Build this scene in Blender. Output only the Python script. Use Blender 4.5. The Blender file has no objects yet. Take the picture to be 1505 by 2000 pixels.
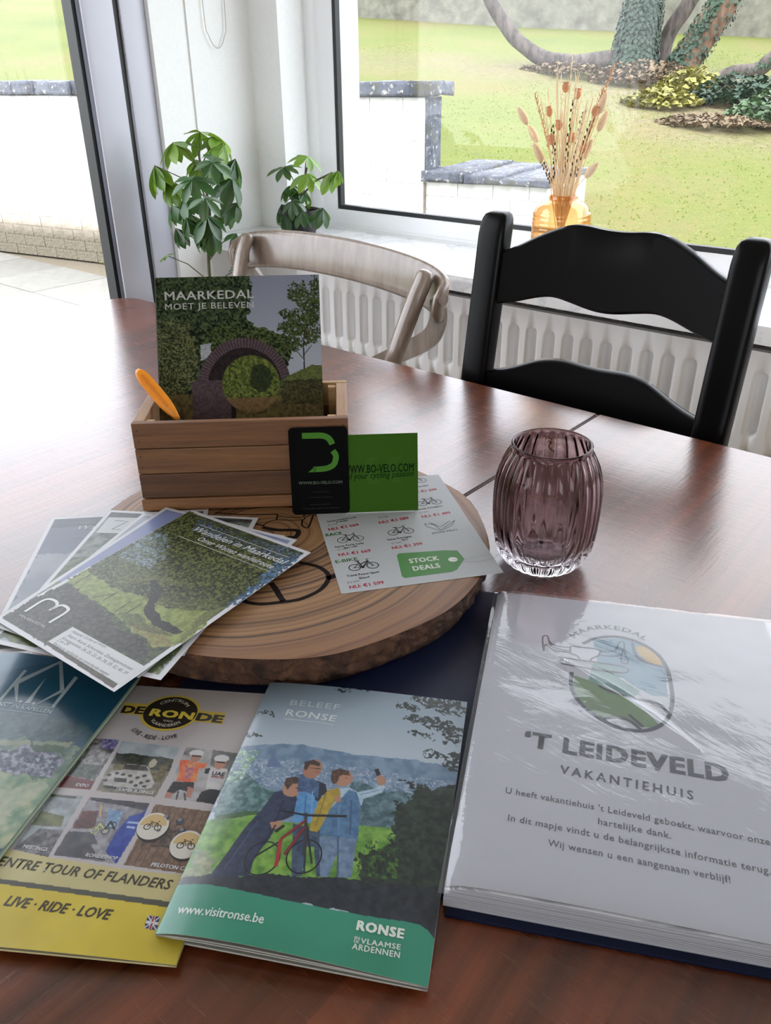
import bpy, bmesh, math, random
import numpy as np
from mathutils import Vector, Matrix, noise
R = math.radians
rnd = random.Random(7)
col = bpy.context.scene.collection
sc = bpy.context.scene

# ---------------------------------------------------------------- camera
cam = bpy.data.cameras.new('camera'); camo = bpy.data.objects.new('camera', cam); col.objects.link(camo)
cam.sensor_fit = 'VERTICAL'; cam.sensor_height = 24.0; cam.lens = 24.0*1604/2000
cam.clip_start = 0.02; cam.clip_end = 300
_p, _y, _r = R(28.12), R(40.18), R(-0.5)
fw = Vector((-math.sin(_y)*math.cos(_p), math.cos(_y)*math.cos(_p), -math.sin(_p)))
rt = Vector((math.cos(_y), math.sin(_y), 0)); up = rt.cross(fw)
r2 = rt*math.cos(_r)+up*math.sin(_r); u2 = -rt*math.sin(_r)+up*math.cos(_r)
m = Matrix((r2, u2, -fw)).transposed().to_4x4(); m.translation = (0, 0, 1.16)
camo.matrix_world = m
cam.dof.use_dof = False
sc.camera = camo

# ---------------------------------------------------------------- sky, lamps, exposure
w = bpy.data.worlds.new('overcast_sky'); sc.world = w; w.use_nodes = True
nt = w.node_tree; nt.nodes.clear()
out = nt.nodes.new('ShaderNodeOutputWorld'); bg = nt.nodes.new('ShaderNodeBackground')
tc = nt.nodes.new('ShaderNodeTexCoord'); nz = nt.nodes.new('ShaderNodeTexNoise'); nz.inputs['Scale'].default_value = 2.2
cr = nt.nodes.new('ShaderNodeValToRGB')
cr.color_ramp.elements[0].position = .3; cr.color_ramp.elements[0].color = (.80, .87, 1, 1)
cr.color_ramp.elements[1].position = .75; cr.color_ramp.elements[1].color = (.97, .985, 1, 1)
nt.links.new(tc.outputs['Generated'], nz.inputs['Vector']); nt.links.new(nz.outputs['Fac'], cr.inputs['Fac'])
nt.links.new(cr.outputs['Color'], bg.inputs['Color']); bg.inputs['Strength'].default_value = 5.2
nt.links.new(bg.outputs[0], out.inputs[0])

def area(name, loc, rot, sx, sy, power, color=(1, 1, 1), portal=False):
    l = bpy.data.lights.new(name, 'AREA'); l.shape = 'RECTANGLE'; l.size = sx; l.size_y = sy; l.energy = power; l.color = color
    o = bpy.data.objects.new(name, l); o.location = loc; o.rotation_euler = rot; col.objects.link(o)
    if portal: l.cycles.is_portal = True
    return o
# portals at the window, door and added back window; the ceiling lamp is added fill
area('window_portal', (-.1, 1.60, 1.375), (R(-90), 0, 0), 2.8, 1.06, 1, portal=True)
area('door_portal', (-1.72, .15, 1.1), (0, R(-90), 0), 2.1, 1.8, 1, portal=True)
area('added_window_portal', (1.35, -2.98, 1.55), (R(90), 0, 0), 3.0, 1.4, 1, portal=True)
area('added_fill_light', (1.2, -1.2, 2.40), (0, 0, 0), .9, .5, 3, (1, .95, .88))
sc.view_settings.view_transform = 'Standard'; sc.view_settings.look = 'None'
sc.view_settings.exposure = 0.1; sc.view_settings.gamma = 1.0; sc.view_settings.use_curve_mapping = False
sc.cycles.max_bounces = 14; sc.cycles.transmission_bounces = 12; sc.cycles.transparent_max_bounces = 16
sc.cycles.glossy_bounces = 6; sc.cycles.diffuse_bounces = 6
sc.cycles.caustics_reflective = False; sc.cycles.caustics_refractive = False
sc.cycles.sample_clamp_indirect = 8

# ---------------------------------------------------------------- helpers
def lin(c):
    def f(v):
        v = v/255.
        return v/12.92 if v <= .04045 else ((v+.055)/1.055)**2.4
    return (f(c[0]), f(c[1]), f(c[2]), 1)

class N:
    """small node-tree writer"""
    def __init__(s, name):
        s.m = bpy.data.materials.new(name); s.m.use_nodes = True; s.t = s.m.node_tree; s.t.nodes.clear()
        s.o = s.t.nodes.new('ShaderNodeOutputMaterial')
    def n(s, kind, **kw):
        x = s.t.nodes.new('ShaderNode'+kind)
        for k, v in kw.items():
            if k.startswith('_'): setattr(x, k[1:], v)
            else:
                key = k.replace('__', ' ')
                sock = x.inputs[int(key[1:])] if key[0] == 'i' and key[1:].isdigit() else x.inputs[key]
                if hasattr(v, 'links') or isinstance(v, bpy.types.NodeSocket): s.t.links.new(v, sock)
                else: sock.default_value = v
        return x
    def pos(s, scale=(1, 1, 1), rot=(0, 0, 0), kind='Object'):
        t = s.n('TexCoord'); mp = s.n('Mapping', Vector=t.outputs[kind], Scale=scale, Rotation=rot); return mp.outputs[0]
    def noise(s, vec, scale, detail=3., rough=.55, dist=0.):
        return s.n('TexNoise', Vector=vec, Scale=scale, Detail=detail, Roughness=rough, Distortion=dist).outputs['Fac']
    def ramp(s, fac, stops, interp='LINEAR'):
        r = s.n('ValToRGB', Fac=fac); e = r.color_ramp.elements; r.color_ramp.interpolation = interp
        while len(e) < len(stops): e.new(.5)
        for i, (p, c) in enumerate(stops):
            e[i].position = p; e[i].color = c if len(c) == 4 else (*c, 1)
        return r.outputs['Color']
    def mix(s, fac, a, b, mode='MIX'):
        x = s.n('Mix', _data_type='RGBA', _blend_type=mode)
        for k, v in ((0, fac), (6, a), (7, b)):
            if isinstance(v, bpy.types.NodeSocket): s.t.links.new(v, x.inputs[k])
            else: x.inputs[k].default_value = v
        return x.outputs[2]
    def math(s, op, a, b=0.):
        x = s.n('Math', _operation=op)
        for k, v in ((0, a), (1, b)):
            if isinstance(v, bpy.types.NodeSocket): s.t.links.new(v, x.inputs[k])
            else: x.inputs[k].default_value = v
        return x.outputs[0]
    def bump(s, h, strength=.3, dist=.001):
        return s.n('Bump', Height=h, Strength=strength, Distance=dist).outputs[0]
    def bsdf(s, color, rough=.5, normal=None, **kw):
        b = s.n('BsdfPrincipled', **{'Base__Color': color, 'Roughness': rough}, **kw)
        if normal is not None: s.t.links.new(normal, b.inputs['Normal'])
        s.t.links.new(b.outputs[0], s.o.inputs[0]); return b

def plain(name, c, rough=.5, var=.06, scale=30., bump=0., metal=0., bd=.0006, **kw):
    n = N(name); v = n.pos(); f = n.noise(v, scale)
    c = lin(c); d = tuple(x*(1-var) for x in c[:3])+(1,); e = tuple(min(1, x*(1+var)) for x in c[:3])+(1,)
    cc = n.ramp(f, [(.3, d), (.7, e)])
    nm = n.bump(f, bump, bd) if bump else None
    n.bsdf(cc, rough, nm, Metallic=metal, **kw)
    return n.m

def woodmat(name, c0, c1, axis=0, scale=1., rough=.5, bump=.15, coat=0., rings=9., island=True, dark=None):
    """grain runs along object axis `axis`"""
    n = N(name); s = [28*scale]*3; s[axis] = 1.6*scale
    v = n.pos(tuple(s))
    if island:
        oi = n.n('ObjectInfo'); sh = n.n('VectorMath', _operation='ADD')
        n.t.links.new(v, sh.inputs[0]); cb = n.n('CombineXYZ'); 
        ml = n.math('MULTIPLY', oi.outputs['Random'], 37.); n.t.links.new(ml, cb.inputs[0]); n.t.links.new(ml, cb.inputs[1]); n.t.links.new(ml, cb.inputs[2])
        n.t.links.new(cb.outputs[0], sh.inputs[1]); v = sh.outputs[0]
    f = n.noise(v, 1.0, 6., .62, .4); g = n.noise(v, 6., 3., .5)
    a = n.math('ADD', n.math('MULTIPLY', f, .8), n.math('MULTIPLY', g, .22))
    cc = n.ramp(a, [(.32, lin(c0)), (.68, lin(c1))])
    if dark:
        cc = n.mix(n.ramp(n.noise(v, .35, 2.), [(.45, (0, 0, 0, 1)), (.62, (1, 1, 1, 1))]), cc, lin(dark), 'MIX')
    if island:
        vv = n.math('ADD', n.math('MULTIPLY', oi.outputs['Random'], .3), .85)
        cc = n.mix(1., cc, n.n('CombineColor', Red=vv, Green=vv, Blue=vv).outputs[0], 'MULTIPLY')
    n.bsdf(cc, rough, n.bump(a, bump, .0008), **({'Coat__Weight': coat, 'Coat__Roughness': .2} if coat else {}))
    return n.m

def thin_fresnel(n, ior, normal=None):
    """same reflectance from both sides of a thin sheet"""
    g = n.n('NewGeometry'); i_ = n.n('MapRange', Value=g.outputs['Backfacing']); i_.inputs[3].default_value = ior; i_.inputs[4].default_value = 1/ior
    return n.n('Fresnel', IOR=i_.outputs[0])

class MB:
    """mesh builder collecting shapes for ONE object"""
    def __init__(s): s.v = []; s.f = []; s.mi = []
    def add(s, verts, faces, mi=0, M=None):
        o = len(s.v)
        for p in verts: s.v.append(tuple(M @ Vector(p)) if M is not None else tuple(p))
        for f in faces: s.f.append(tuple(i+o for i in f)); s.mi.append(mi)
        return s
    def box(s, x0, x1, y0, y1, z0, z1, mi=0, M=None, bev=0.):
        if bev > 0:
            bm = bmesh.new(); bmesh.ops.create_cube(bm, size=1)
            for v in bm.verts: v.co = Vector(((x0+x1)/2+v.co.x*(x1-x0), (y0+y1)/2+v.co.y*(y1-y0), (z0+z1)/2+v.co.z*(z1-z0)))
            bmesh.ops.bevel(bm, geom=bm.edges[:], offset=bev, segments=2, affect='EDGES', profile=.6)
            s.bm(bm, mi, M); return s
        V = [(x0, y0, z0), (x1, y0, z0), (x1, y1, z0), (x0, y1, z0), (x0, y0, z1), (x1, y0, z1), (x1, y1, z1), (x0, y1, z1)]
        return s.add(V, [(0, 3, 2, 1), (4, 5, 6, 7), (0, 1, 5, 4), (1, 2, 6, 5), (2, 3, 7, 6), (3, 0, 4, 7)], mi, M)
    def bm(s, bm, mi=0, M=None):
        bm.verts.index_update()
        s.add([v.co.copy() for v in bm.verts], [[v.index for v in f.verts] for f in bm.faces], mi, M); bm.free(); return s
    def lathe(s, prof, seg=32, mi=0, M=None, rib=0, amp=0., close=True):
        V = []; F = []; n = len(prof)
        for j in range(seg):
            a = 2*math.pi*j/seg
            for k, p in enumerate(prof):
                r_, z = p[0], p[1]; am = p[2] if len(p) > 2 else 1.
                rr = r_*(1+amp*am*abs(math.cos(rib*a/2))-amp*am*.6) if rib else r_
                V.append((rr*math.cos(a), rr*math.sin(a), z))
        for j in range(seg):
            j2 = (j+1) % seg
            for k in range(n-1): F.append((j*n+k, j2*n+k, j2*n+k+1, j*n+k+1))
        return s.add(V, F, mi, M)
    def tube(s, pts, rad, seg=8, mi=0, caps=True, flat=1., upv=(0, 0, 1), M=None):
        """tube along pts, rad number or list, flat = second axis ratio"""
        pts = [Vector(p) for p in pts]; n = len(pts)
        rad = rad if isinstance(rad, (list, tuple)) else [rad]*n
        V = []; prev = None
        for i, p in enumerate(pts):
            t = (pts[min(i+1, n-1)]-pts[max(i-1, 0)]).normalized()
            if prev is None:
                a = t.cross(Vector(upv));
                if a.length < 1e-4: a = t.cross(Vector((1, 0, 0)))
                a.normalize()
            else: a = (prev-t*prev.dot(t)).normalized()
            b = t.cross(a); prev = a
            for k in range(seg):
                w_ = 2*math.pi*k/seg; V.append(p+a*math.cos(w_)*rad[i]+b*math.sin(w_)*rad[i]*flat)
        F = [(i*seg+k, i*seg+(k+1) % seg, (i+1)*seg+(k+1) % seg, (i+1)*seg+k) for i in range(n-1) for k in range(seg)]
        if caps: F += [tuple(range(seg))[::-1], tuple((n-1)*seg+k for k in range(seg))]
        return s.add(V, F, mi, M)
    def prism(s, poly, y0, y1, mi=0, M=None):
        """poly in xz, extruded along y"""
        n = len(poly); V = [(p[0], y0, p[1]) for p in poly]+[(p[0], y1, p[1]) for p in poly]
        F = [tuple(range(n)), tuple(range(2*n-1, n-1, -1))]+[(i, i+n, (i+1) % n+n, (i+1) % n) for i in range(n)]
        return s.add(V, F, mi, M)
    def sphere(s, c, r_, seg=12, rings=8, sc_=(1, 1, 1), mi=0, M=None):
        V = []; F = []
        for i in range(rings+1):
            ph = math.pi*i/rings
            for j in range(seg):
                th = 2*math.pi*j/seg
                V.append((c[0]+r_*sc_[0]*math.sin(ph)*math.cos(th), c[1]+r_*sc_[1]*math.sin(ph)*math.sin(th), c[2]+r_*sc_[2]*math.cos(ph)))
        for i in range(rings):
            for j in range(seg): F.append((i*seg+j, (i+1)*seg+j, (i+1)*seg+(j+1) % seg, i*seg+(j+1) % seg))
        return s.add(V, F, mi, M)
    def mesh(s, name, mats, smooth=False, fix=True):
        me = bpy.data.meshes.new(name); me.from_pydata(s.v, [], s.f)
        for m_ in (mats if isinstance(mats, (list, tuple)) else [mats]): me.materials.append(m_)
        if any(s.mi): me.polygons.foreach_set('material_index', s.mi)
        if fix:
            b = bmesh.new(); b.from_mesh(me); bmesh.ops.remove_doubles(b, verts=b.verts, dist=1e-6)
            bmesh.ops.recalc_face_normals(b, faces=b.faces); b.to_mesh(me); b.free()
        if smooth:
            me.polygons.foreach_set('use_smooth', [True]*len(me.polygons))
            if smooth != 'all': me.set_sharp_from_angle(angle=R(40))
        return me
    def build(s, name, mats, parent=None, smooth=False, loc=None, rot=None, fix=True, local=None):
        return link(name, s.mesh(name, mats, smooth, fix), parent, loc, rot)

def link(name, me, parent=None, loc=None, rot=None):
    o = bpy.data.objects.new(name, me); col.objects.link(o)
    if parent is not None: o.parent = parent
    if loc is not None: o.location = loc
    if rot is not None: o.rotation_euler = rot
    return o
def tag(o, label=None, cat=None, group=None, kind=None):
    if label: o['label'] = label
    if cat: o['category'] = cat
    if group: o['group'] = group
    if kind: o['kind'] = kind
    return o
def thing(name, label, cat, loc=(0, 0, 0), rotz=0., group=None, kind=None):
    o = link(name, None, loc=loc, rot=(0, 0, rotz)); return tag(o, label, cat, group, kind)
def struct(o): o['kind'] = 'structure'; return o
def kids(o): return [c for c in bpy.data.objects if c.parent == o]
def copy_tree(o, parent=None, cache={}):
    c = o.copy(); col.objects.link(c)
    if parent is not None: c.parent = parent
    for ch in list(o.children): copy_tree(ch, c)
    return c
def smoothpath(pts, n=6):
    """Catmull-Rom"""
    P = [Vector(p) for p in pts]; P = [P[0]*2-P[1]]+P+[P[-1]*2-P[-2]]; o = []
    for i in range(1, len(P)-2):
        for k in range(n):
            t = k/n; a, b, c, d = P[i-1:i+3]
            o.append(.5*((2*b)+(-a+c)*t+(2*a-5*b+4*c-d)*t*t+(-a+3*b-3*c+d)*t**3))
    o.append(P[-2]); return o

# ---------------------------------------------------------------- materials
M = {}
M['wall'] = plain('white_wallpaper', (234, 236, 236), .7, .02, 120, .12)
M['ceiling'] = plain('ceiling_paint', (244, 244, 242), .85, .02)
M['backwall'] = plain('room_wall_paint', (226, 222, 214), .85, .03)
M['floor'] = woodmat('pale_oak_floor', (176, 156, 130), (204, 184, 156), 1, .5, .45)
M['pvc'] = plain('white_window_profile', (238, 240, 243), .3, .01, 10)
M['pvc_grey'] = plain('grey_white_door_profile', (186, 188, 200), .32, .015, 10)
M['gasket'] = plain('black_rubber_gasket', (16, 17, 20), .5, .1)
M['steel'] = plain('brushed_steel', (170, 170, 172), .3, .03, metal=1.)
M['black'] = plain('black_lacquer', (5, 5, 6), .28, .15, 40, .04, **{'Specular__IOR__Level': .12})
M['radiator'] = plain('radiator_enamel', (238, 238, 240), .3, .01, 8)
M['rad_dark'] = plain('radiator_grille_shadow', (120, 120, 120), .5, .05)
M['nail'] = plain('nail_head', (60, 45, 35), .5, .2)

def glass_thin(name, tint=(1, 1, 1, 1), dirt=True):
    n = N(name); tr = n.n('BsdfTransparent', Color=tint); gl = n.n('BsdfGlossy', Roughness=0., Color=(1, 1, 1, 1))
    fr = thin_fresnel(n, 1.45)
    mx = n.n('MixShader', Fac=n.math('MULTIPLY', fr.outputs[0], .45)); n.t.links.new(tr.outputs[0], mx.inputs[1]); n.t.links.new(gl.outputs[0], mx.inputs[2])
    last = mx.outputs[0]
    if dirt:  # dried water marks and dust on the pane
        v = n.pos((1, 1, 1))
        h = n.ramp(n.noise(v, 3., 3.), [(.4, (.0, .0, .0, 1)), (.75, (.07, .07, .07, 1))])
        fac = h
        df = n.n('BsdfTranslucent', Color=(.85, .88, .9, 1)); m2 = n.n('MixShader', Fac=fac)
        n.t.links.new(last, m2.inputs[1]); n.t.links.new(df.outputs[0], m2.inputs[2]); last = m2.outputs[0]
    n.t.links.new(last, n.o.inputs[0]); return n.m
M['glass'] = glass_thin('window_glass', dirt=False)

def marble():
    n = N('pale_marble_sill'); v = n.pos(); f = n.noise(v, 5., 6., .6, 1.2); g = n.noise(v, 60., 3.)
    c = n.ramp(f, [(.43, lin((243, 243, 245))), (.49, lin((218, 220, 226))), (.54, lin((246, 246, 247)))])
    c = n.mix(n.math('MULTIPLY', g, .25), c, lin((205, 207, 212)))
    n.bsdf(c, .16); return n.m
M['marble'] = marble()

# ---------------------------------------------------------------- the room
XL, YW, H = -1.65, 1.48, 2.5
def sbox(name, *a, mat=None, bev=0., **kw): return struct(MB().box(*a, bev=bev).build(name, mat, **kw))
sbox('floor', XL-.3, 3.2, -3.2, YW+.3, -.05, 0, mat=M['floor'])
sbox('ceiling', XL-.3, 3.2, -3.2, YW+.3, H, H+.1, mat=M['ceiling'])
sbox('wall_right', 3.0, 3.2, -3.2, YW+.3, 0, H, mat=M['backwall'])
b = MB(); b.box(XL-.3, -.15, -3.2, -3.0, 0, H); b.box(2.85, 3.0, -3.2, -3.0, 0, H); b.box(-.15, 2.85, -3.2, -3.0, 0, .85); b.box(-.15, 2.85, -3.2, -3.0, 2.25, H); struct(b.build('wall_back', M['backwall']))
w2 = thing('added_window', None, None); struct(w2); b = MB()  # unseen back window, added to light the frames and walls facing it
for x in (-.15, 1.32, 2.79): b.box(x, x+.06, -3.11, -3.05, .85, 2.25)
for z in (.85, 2.19): b.box(-.09, 2.79, -3.11, -3.05, z, z+.06)
b.build('window_frame', M['pvc'], w2); MB().box(-.09, 2.79, -3.08, -3.076, .91, 2.19).build('pane', M['glass'], w2)
struct(MB().box(-7, 8, -11.5, -3.22, -.28, -.05).build('bounce_floor', plain('pale_bounce_concrete', (206, 202, 194), .85)))  # unseen pale ground, added to bounce daylight in through the back window
# window wall: apron below the sill, pier at the left, lintel, right part; white painted brick skin outside
b = MB(); ZT = 1.9
b.box(XL, 3.0, YW, YW+.15, 0, .79); b.box(XL-.3, -1.553, YW, YW+.15, .79, H); b.box(-1.553, 3.0, YW, YW+.15, ZT, H); b.box(1.35, 3.0, YW, YW+.15, .79, ZT)
struct(b.build('wall_window', M['wall']))
# left wall with the terrace door opening (y -.85 .. 1.21)
b = MB(); b.box(XL-.15, XL, 1.305, YW, 0, H); b.box(XL-.15, XL-.004, 1.212, 1.305, 0, H); b.box(XL-.15, XL, -3.0, -.85, 0, H); b.box(XL-.15, XL, -.85, 1.212, 2.2, H)
struct(b.build('wall_left', M['wall']))
b = MB(); b.box(XL, XL+.012, 1.30, YW, 0, .08); struct(b.build('baseboard_left', M['pvc']))

# window
win = thing('window_1', None, None); struct(win)
xr = 1.35; zb = .82; YF = 1.562
b = MB()
def molding(x0, x1, z0, z1, prof):
    """mitred frame: prof = (inset from the outer edge, y) points"""
    V = []; n_ = len(prof)
    for cx, cz, sx, sz in ((x0, z0, 1, 1), (x1, z0, -1, 1), (x1, z1, -1, -1), (x0, z1, 1, -1)): V += [(cx+sx*d, y, cz+sz*d) for d, y in prof]
    return MB().add(V, [(k*n_+i, ((k+1) % 4)*n_+i, ((k+1) % 4)*n_+(i+1) % n_, k*n_+(i+1) % n_) for k in range(4) for i in range(n_)])
molding(-1.553, xr, zb-.0295, ZT, [(0, YF+.034), (0, YF), (.026, YF), (.029, YF+.001), (.031, YF+.004), (.034, YF+.0075), (.040, YF+.008), (.040, YF+.034)]).build('window_frame', M['pvc'], win, smooth=True)
molding(-1.513, xr-.04, zb+.0105, ZT-.04, [(0.0002, YF+.034), (.0002, YF+.008), (.012, YF+.009), (.026, YF+.014), (.0325, YF+.018), (.0335, YF+.034)]).build('glazing_bead', M['pvc'], win, smooth=True)
molding(-1.480, xr-.073, zb+.044, ZT-.0735, [(.0003, YF+.0345), (.0003, YF+.0185), (.0085, YF+.020), (.0085, YF+.0345)]).build('gasket', M['gasket'], win)
MB().box(-1.474, xr-.078, YF+.028, YF+.032, zb+.0495, ZT-.079).build('pane', M['glass'], win)

# outside skin of the house
def brickwhite(name, moss=False):
    n = N(name); v = n.pos(kind='Object'); f = n.noise(v, 14., 4.); g = n.noise(v, 90., 2.)
    c = n.ramp(f, [(.35, lin((200, 199, 194))), (.6, lin((222, 221, 218)))])
    if moss:
        geo = n.n('NewGeometry'); sp = n.n('SeparateXYZ', Vector=geo.outputs['Position'])
        zz = n.math('ADD', sp.outputs[2], n.math('MULTIPLY', n.noise(v, 3., 4.), .30))
        k = n.ramp(zz, [(.16, (1, 1, 1, 1)), (.30, (0, 0, 0, 1))]); k2 = n.ramp(zz, [(.22, (1, 1, 1, 1)), (.50, (0, 0, 0, 1))])
        c = n.mix(n.math('MULTIPLY', k2, .55), c, lin((170, 142, 104)))
        dk = n.ramp(g, [(.4, lin((58, 56, 42))), (.6, lin((120, 110, 86)))]); c = n.mix(n.math('MULTIPLY', k, .85), c, dk)
    n.bsdf(c, .8, n.bump(n.math('ADD', f, n.math('MULTIPLY', g, .4)), .4, .004)); return n.m
M['brick'] = brickwhite('white_painted_brick'); M['brickm'] = brickwhite('white_painted_brick_mossy_foot', True)
b = MB(); b.box(-1.95, -1.56, 1.632, 1.69, -.2, 2.8); b.box(-1.56, -1.4765, 1.5965, 1.665, .806, 1.92); b.box(-1.56, 3.3, 1.632, 1.69, -.2, .775); b.box(-1.56, 3.3, 1.632, 1.69, 1.92, 2.8); b.box(1.4, 3.3, 1.632, 1.69, .78, 1.92)
struct(b.build('wall_outside', M['brick']))
struct(MB().box(-1.46, 1.4, 1.625, 1.72, .775, .805, bev=.004).build('trim_1', plain('bluestone_outer_sill', (120, 124, 130), .6, .1)))

# marble sill
sl = thing('window_sill', 'pale veined marble sill below the garden window', 'sill', (0, 0, .82))
MB().box(XL+.001, 1.6, 1.30, YF+.001, -.030, 0, bev=.003).build('sill_slab', M['marble'], sl, smooth=True)

# blind cord hanging on the left wall
cd = MB(); pts = [(XL+.008, 1.352, 2.3), (XL+.006, 1.350, 1.7), (XL+.006, 1.348, 1.30), (XL+.007, 1.356, 1.235), (XL+.008, 1.378, 1.212), (XL+.007, 1.400, 1.236), (XL+.006, 1.409, 1.30), (XL+.006, 1.409, 1.7), (XL+.008, 1.407, 2.3)]
tag(cd.tube(smoothpath(pts, 5), .0009, 5).build('blind_cord', plain('beige_cord', (190, 180, 168), .7), smooth='all'), 'thin beige blind cord loop hanging on white wall above the floor plant', 'cord')

# terrace door in the left wall
dr = thing('door_1', None, None); struct(dr)
XD = XL-.035
b = MB(); y1 = 1.212; y0 = -.85; zt = 2.2
b.box(XD-.02, XD+.02, 1.150, y1, 0, zt, bev=.006); b.box(XD-.02, XD+.02, y0, y0+.06, 0, zt, bev=.006); b.box(XD-.02, XD+.02, y0+.06, 1.15, zt-.06, zt, bev=.006); b.box(XD-.02, XD+.02, y0+.06, 1.15, .0, .03)
b.build('door_frame', M['pvc_grey'], dr, smooth=True)
b = MB(); b.box(XD-.02, XD+.012, 1.130, 1.150, .03, zt-.06); b.box(XD-.021, XD+.012, 1.046, 1.055, .10, zt-.13); b.box(XD-.021, XD+.012, y0+.14, y0+.149, .10, zt-.13)
b.build('gasket', M['gasket'], dr)
b = MB(); b.box(XD-.02, XD+.03, 1.055, 1.131, .03, zt-.06, bev=.010); b.box(XD-.02, XD+.03, y0+.062, y0+.14, .03, zt-.06, bev=.01); b.box(XD-.02, XD+.03, y0+.14, 1.055, .03, .105, bev=.01); b.box(XD-.02, XD+.03, y0+.14, 1.055, zt-.135, zt-.06, bev=.01)
b.build('door_sash', M['pvc_grey'], dr, smooth=True)
MB().box(XD-.02, XD-.016, y0+.145, 1.050, .10, zt-.13).build('pane', glass_thin('door_glass', dirt=False), dr)
struct(MB().box(XL-.22, XL-.06, -.86, 1.22, -.06, -.001).build('trim_2', M['pvc']))

# radiator
rad = thing('radiator', 'white panel radiator with vertical grooves under the marble sill', 'radiator', (-.35, 1.40, .10))
x0, x1, Y0, zr = -1.05, 1.3, -.045, .665   # local; top at z .765
nx = 820; pitch = .0386
fin_rows = [(.520, .632), (.385, .497), (.250, .362), (.115, .227)]
xs = np.linspace(x0, x1, nx); zs = np.unique(np.concatenate([np.linspace(0, zr, 12)]+[np.array([a, a+.004, a+.009, a+.015, b_-.015, b_-.009, b_-.004, b_]) for a, b_ in fin_rows]))
X_, Z_ = np.meshgrid(xs, zs, indexing='ij'); ph = ((X_-(-.485+.35-.35)) / pitch) % 1.
gro = np.zeros_like(X_)
for a, b_ in fin_rows:
    rr = pitch*.27; dx = np.abs(ph-.5)*pitch; cz = np.clip(Z_, a+rr, b_-rr); d = np.sqrt(dx**2+(Z_-cz)**2)
    gro = np.maximum(gro, np.clip(1-(d-rr*.55)/(rr*.6), 0, 1))
gro = gro*gro*(3-2*gro)
Yg = Y0+gro*.019
V = [(float(a), float(b_), float(c)) for a, b_, c in zip(X_.ravel(), Yg.ravel(), Z_.ravel())]; nzs = len(zs)
F = [(i*nzs+j, (i+1)*nzs+j, (i+1)*nzs+j+1, i*nzs+j+1) for i in range(nx-1) for j in range(nzs-1)]
me = bpy.data.meshes.new('front_panel'); me.from_pydata(V, [], F); me.materials.append(M['radiator']); me.polygons.foreach_set('use_smooth', [True]*len(F))
link('front_panel', me, rad)
b = MB(); b.box(x0, x1, .035, .045, 0, zr); b.box(x0-.006, x0, Y0, .045, 0, zr+.004); b.box(x1, x1+.006, Y0, .045, 0, zr+.004); b.build('casing', M['radiator'], rad)
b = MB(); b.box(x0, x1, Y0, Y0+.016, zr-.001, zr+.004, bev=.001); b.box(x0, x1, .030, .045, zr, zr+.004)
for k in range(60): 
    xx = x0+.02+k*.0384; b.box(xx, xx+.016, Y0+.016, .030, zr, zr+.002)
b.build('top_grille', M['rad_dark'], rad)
for x in (-.6, .9): MB().box(x, x+.03, .045, .079, .15, .6).build('bracket', M['radiator'], rad)
for x in (-.8, 1.2): MB().tube([(x, 0, 0), (x, 0, -.1)], .009).build('pipe', M['radiator'], rad, smooth=True)

# unseen ceiling lamp, added as fill for the room
cl = thing('added_fill_lamp', 'white rectangular fill lamp added on the ceiling behind the table', 'lamp', (1.2, -1.2, 2.5))
MB().box(-.5, .5, -.3, .3, -.05, 0, bev=.01).build('fill_lamp_body', M['pvc'], cl)

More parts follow.
